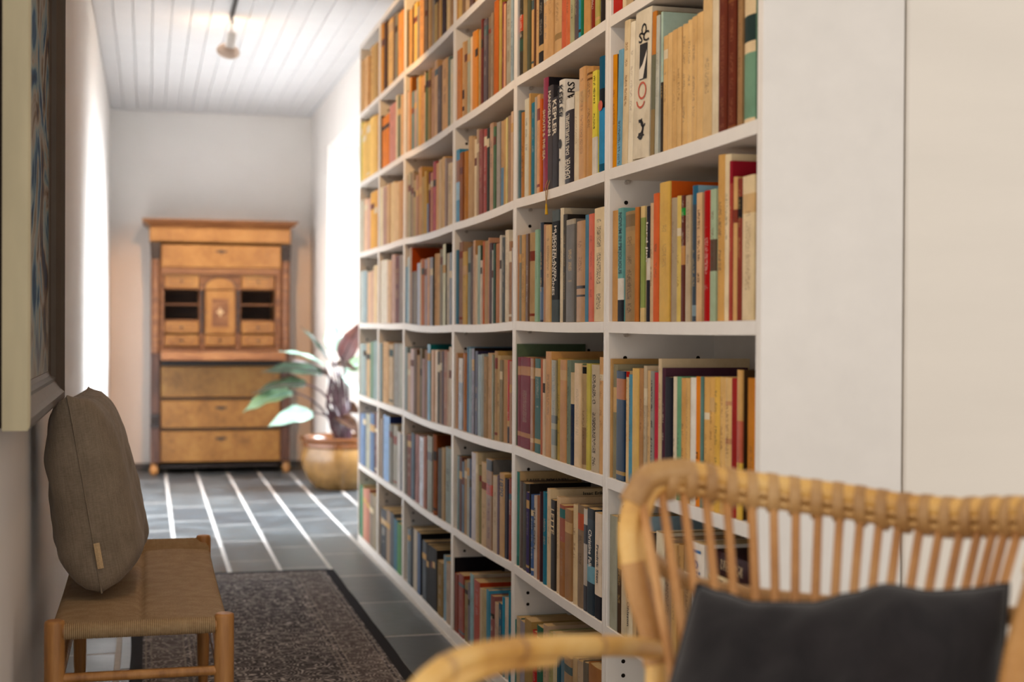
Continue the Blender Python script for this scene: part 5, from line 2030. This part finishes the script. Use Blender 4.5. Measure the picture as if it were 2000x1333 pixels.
# spindles
SPX = [1253, 1292, 1334, 1378, 1421, 1469, 1513, 1557, 1601, 1643, 1684, 1721, 1760, 1801, 1841, 1880, 1916, 1946, 1970, 1994]
def phi_of(x):
    best = min((abs((CX + F_PX * (RC + RR * math.sin(math.radians(p / 4))) / (DC + RR * math.cos(math.radians(p / 4)))) - x), p / 4) for p in range(-140, 290))
    return best[1]
SEATZ = 0.43
fac = Vector((-math.sin(math.radians(19)), -math.cos(math.radians(19))))
for x in SPX:
    ph = phi_of(x)
    zt = interp(ZTAB, ph) - 0.02
    a = math.radians(ph)
    pts = []
    for k in range(7):
        z = zt + (SEATZ - zt) * k / 6
        dz = zt - z
        R = RR - 0.42 * dz
        rec = 0.153 * dz
        pts.append(G(RC + R * math.sin(a) + fac.x * rec, DC + R * math.cos(a) + fac.y * rec, z))
    q = MB()
    q.tube(pts, [0.0056, 0.006, 0.0062, 0.0062, 0.0062, 0.006, 0.006], 9)
    q.build('spindle', M['spindle'], chair)
# brace rail behind the spindles
q = MB()
q.tube(smooth([px(1255, 1078, 1.815), px(1280, 1098, 1.83), px(1310, 1120, 1.845), px(1350, 1140, 1.86), px(1400, 1152, 1.868), px(1460, 1162, 1.865), px(1540, 1172, 1.855), px(1640, 1182, 1.835), px(1760, 1192, 1.79), px(1880, 1200, 1.71), px(1960, 1204, 1.63), px(2012, 1205, 1.545)], 4), 0.0112, 10)
q.build('brace_rail', M['wrap'], chair)
# seat ring and woven seat
ring = [arc_pt(p, SEATZ, 0.235) for p in range(-40, 81, 8)]
fl, frr = G(RC - 0.36, DC - 0.32, SEATZ), G(RC + 0.10, DC - 0.42, SEATZ)
ringp = smooth(ring + [G(RC + 0.22, DC - 0.10, SEATZ), frr, G(RC - 0.13, DC - 0.43, SEATZ), fl, G(RC - 0.27, DC - 0.05, SEATZ), ring[0]], 4)
q = MB()
q.tube(ringp, 0.013, 10)
q.build('seat_ring', M['cane'], chair)
q = MB()
cen = sum(ringp, Vector()) / len(ringp)
q.add([cen + Vector((0, 0, -0.012))] + ringp, [(0, i, i + 1) for i in range(1, len(ringp))])
q.build('seat', M['wrap'], chair)
# left arm: two canes side by side that run forward and bend down to the floor
arm = smooth([px(1290, 1272, 1.79), px(1240, 1264, 1.74), px(1180, 1262, 1.67), px(1100, 1263, 1.59), px(1010, 1268, 1.50), px(940, 1279, 1.43), px(880, 1300, 1.38), px(835, 1333, 1.345), px(800, 1385, 1.325), px(782, 1460, 1.315)], 5)
d_f = arm[-1]
arm += smooth([d_f, Vector((d_f.x + 0.0, d_f.y + 0.01, 0.35)), Vector((d_f.x + 0.02, d_f.y + 0.03, 0.012))], 6)[1:]
q = MB()
q.tube(arm, 0.0128, 14)
am = q.build('arm', M['cane'], chair)
arm2 = smooth([px(1075, 1285, 1.585), px(1000, 1293, 1.50), px(945, 1306, 1.435), px(898, 1328, 1.39), px(862, 1362, 1.36), px(838, 1420, 1.335), px(826, 1480, 1.325)], 5)
d_g = arm2[-1]
arm2 += smooth([d_g, Vector((d_g.x, d_g.y + 0.01, 0.35)), Vector((d_g.x + 0.02, d_g.y + 0.03, 0.012))], 6)[1:]
q = MB()
q.tube(arm2, 0.011, 12)
q.build('front_leg', M['cane'], chair)
# nodes and pegs of the cane
for (x, y, d) in ((1003, 1268, 1.495), (1170, 1262, 1.66), (872, 1304, 1.375)):
    q = MB()
    c0 = px(x, y, d)
    i = min(range(1, len(arm) - 1), key=lambda k: (arm[k] - c0).length)
    t = (arm[i + 1] - arm[i - 1]).normalized()
    q.tube([arm[i] - t * 0.005, arm[i] - t * 0.002, arm[i] + t * 0.002, arm[i] + t * 0.005], [0.0128, 0.0137, 0.0137, 0.0128], 14)
    q.build('cane_node', M['wrap'], chair)
for (x, y, d) in ((1055, 1272, 1.55), (1185, 1266, 1.67), (935, 1287, 1.42)):
    q = MB()
    c0 = px(x, y, d - 0.0135)
    q.tube([c0, c0 + _F * 0.004], 0.0022, 8)
    q.build('peg', M['ebony'], chair)
# right arm and remaining legs
armr = smooth([px(1995, 1285, 1.505), G(RC + 0.33, DC - 0.08, 0.665), G(RC + 0.27, DC - 0.28, 0.66), G(RC + 0.20, DC - 0.40, 0.60), G(RC + 0.18, DC - 0.42, 0.35), G(RC + 0.19, DC - 0.40, 0.012)], 6)
q = MB()
q.tube(armr, 0.0128, 12)
q.build('arm', M['cane'], chair)
for p0_, p1_ in ((left[0], arc_pt(-34, 0.012, 0.30)), (rt_[-1], arc_pt(72, 0.012, 0.30))):
    q = MB()
    q.tube(smooth([p0_, p0_.lerp(p1_, 0.5), p1_], 5), 0.0138, 12)
    q.build('back_leg', M['cane'], chair)
q = MB()
q.tube([ring[0], left[0]], 0.010, 8)
q.tube([ring[-1], rt_[-1]], 0.010, 8)
q.build('seat_joint', M['cane'], chair)

# charcoal cushion leaning in the chair back
A19 = math.radians(17)
fx_ = G(math.cos(A19), -math.sin(A19), 0).normalized()
back = G(math.sin(A19), math.cos(A19), 0).normalized()
upc = (Vector((0, 0, 1)) + back * 0.42).normalized()
nz_ = fx_.cross(upc).normalized()
tl_, tr_ = px(1393, 1150, 1.66), px(1988, 1150, 1.585)
cc = (tl_ + tr_) / 2 - upc * 0.195 - nz_ * 0.0
wv_ = (tr_ - tl_)
FT = [(-1.01, 0.0), (-0.85, -0.008), (-0.62, -0.018), (-0.25, -0.017), (0.0, -0.006), (0.23, 0.004), (0.53, -0.005), (0.75, -0.004), (1.01, 0.0)]


def cushion_warp(x, y, z, u, v):
    for (a0, f0), (a1, f1) in zip(FT, FT[1:]):
        if u <= a1:
            t = (u - a0) / (a1 - a0)
            f = f0 + (f1 - f0) * t * t * (3 - 2 * t)
            break
    y += f * ((v + 1) / 2) ** 3
    x -= (1 - v) / 2 * (0.045 + 0.075 * (1 - u) / 2)
    z += 0.010 * math.exp(-((u - 0.25) / 0.2) ** 2) * max(0, v) * (1 if z > 0 else 0.3)
    return x, y, z


exx = wv_.normalized()
ezz = exx.cross(upc).normalized()
eyy = ezz.cross(exx).normalized()
M5 = Matrix(((exx.x, eyy.x, ezz.x, cc.x), (exx.y, eyy.y, ezz.y, cc.y), (exx.z, eyy.z, ezz.z, cc.z), (0, 0, 0, 1)))
pillow('cushion', wv_.length * 1.03, 0.40, 0.13, M['linen_dark'], M5, 'dark charcoal linen cushion leaning in the rattan armchair', 'cushion', 9, 0.03, 0.012, puff=0.5, warp=cushion_warp)
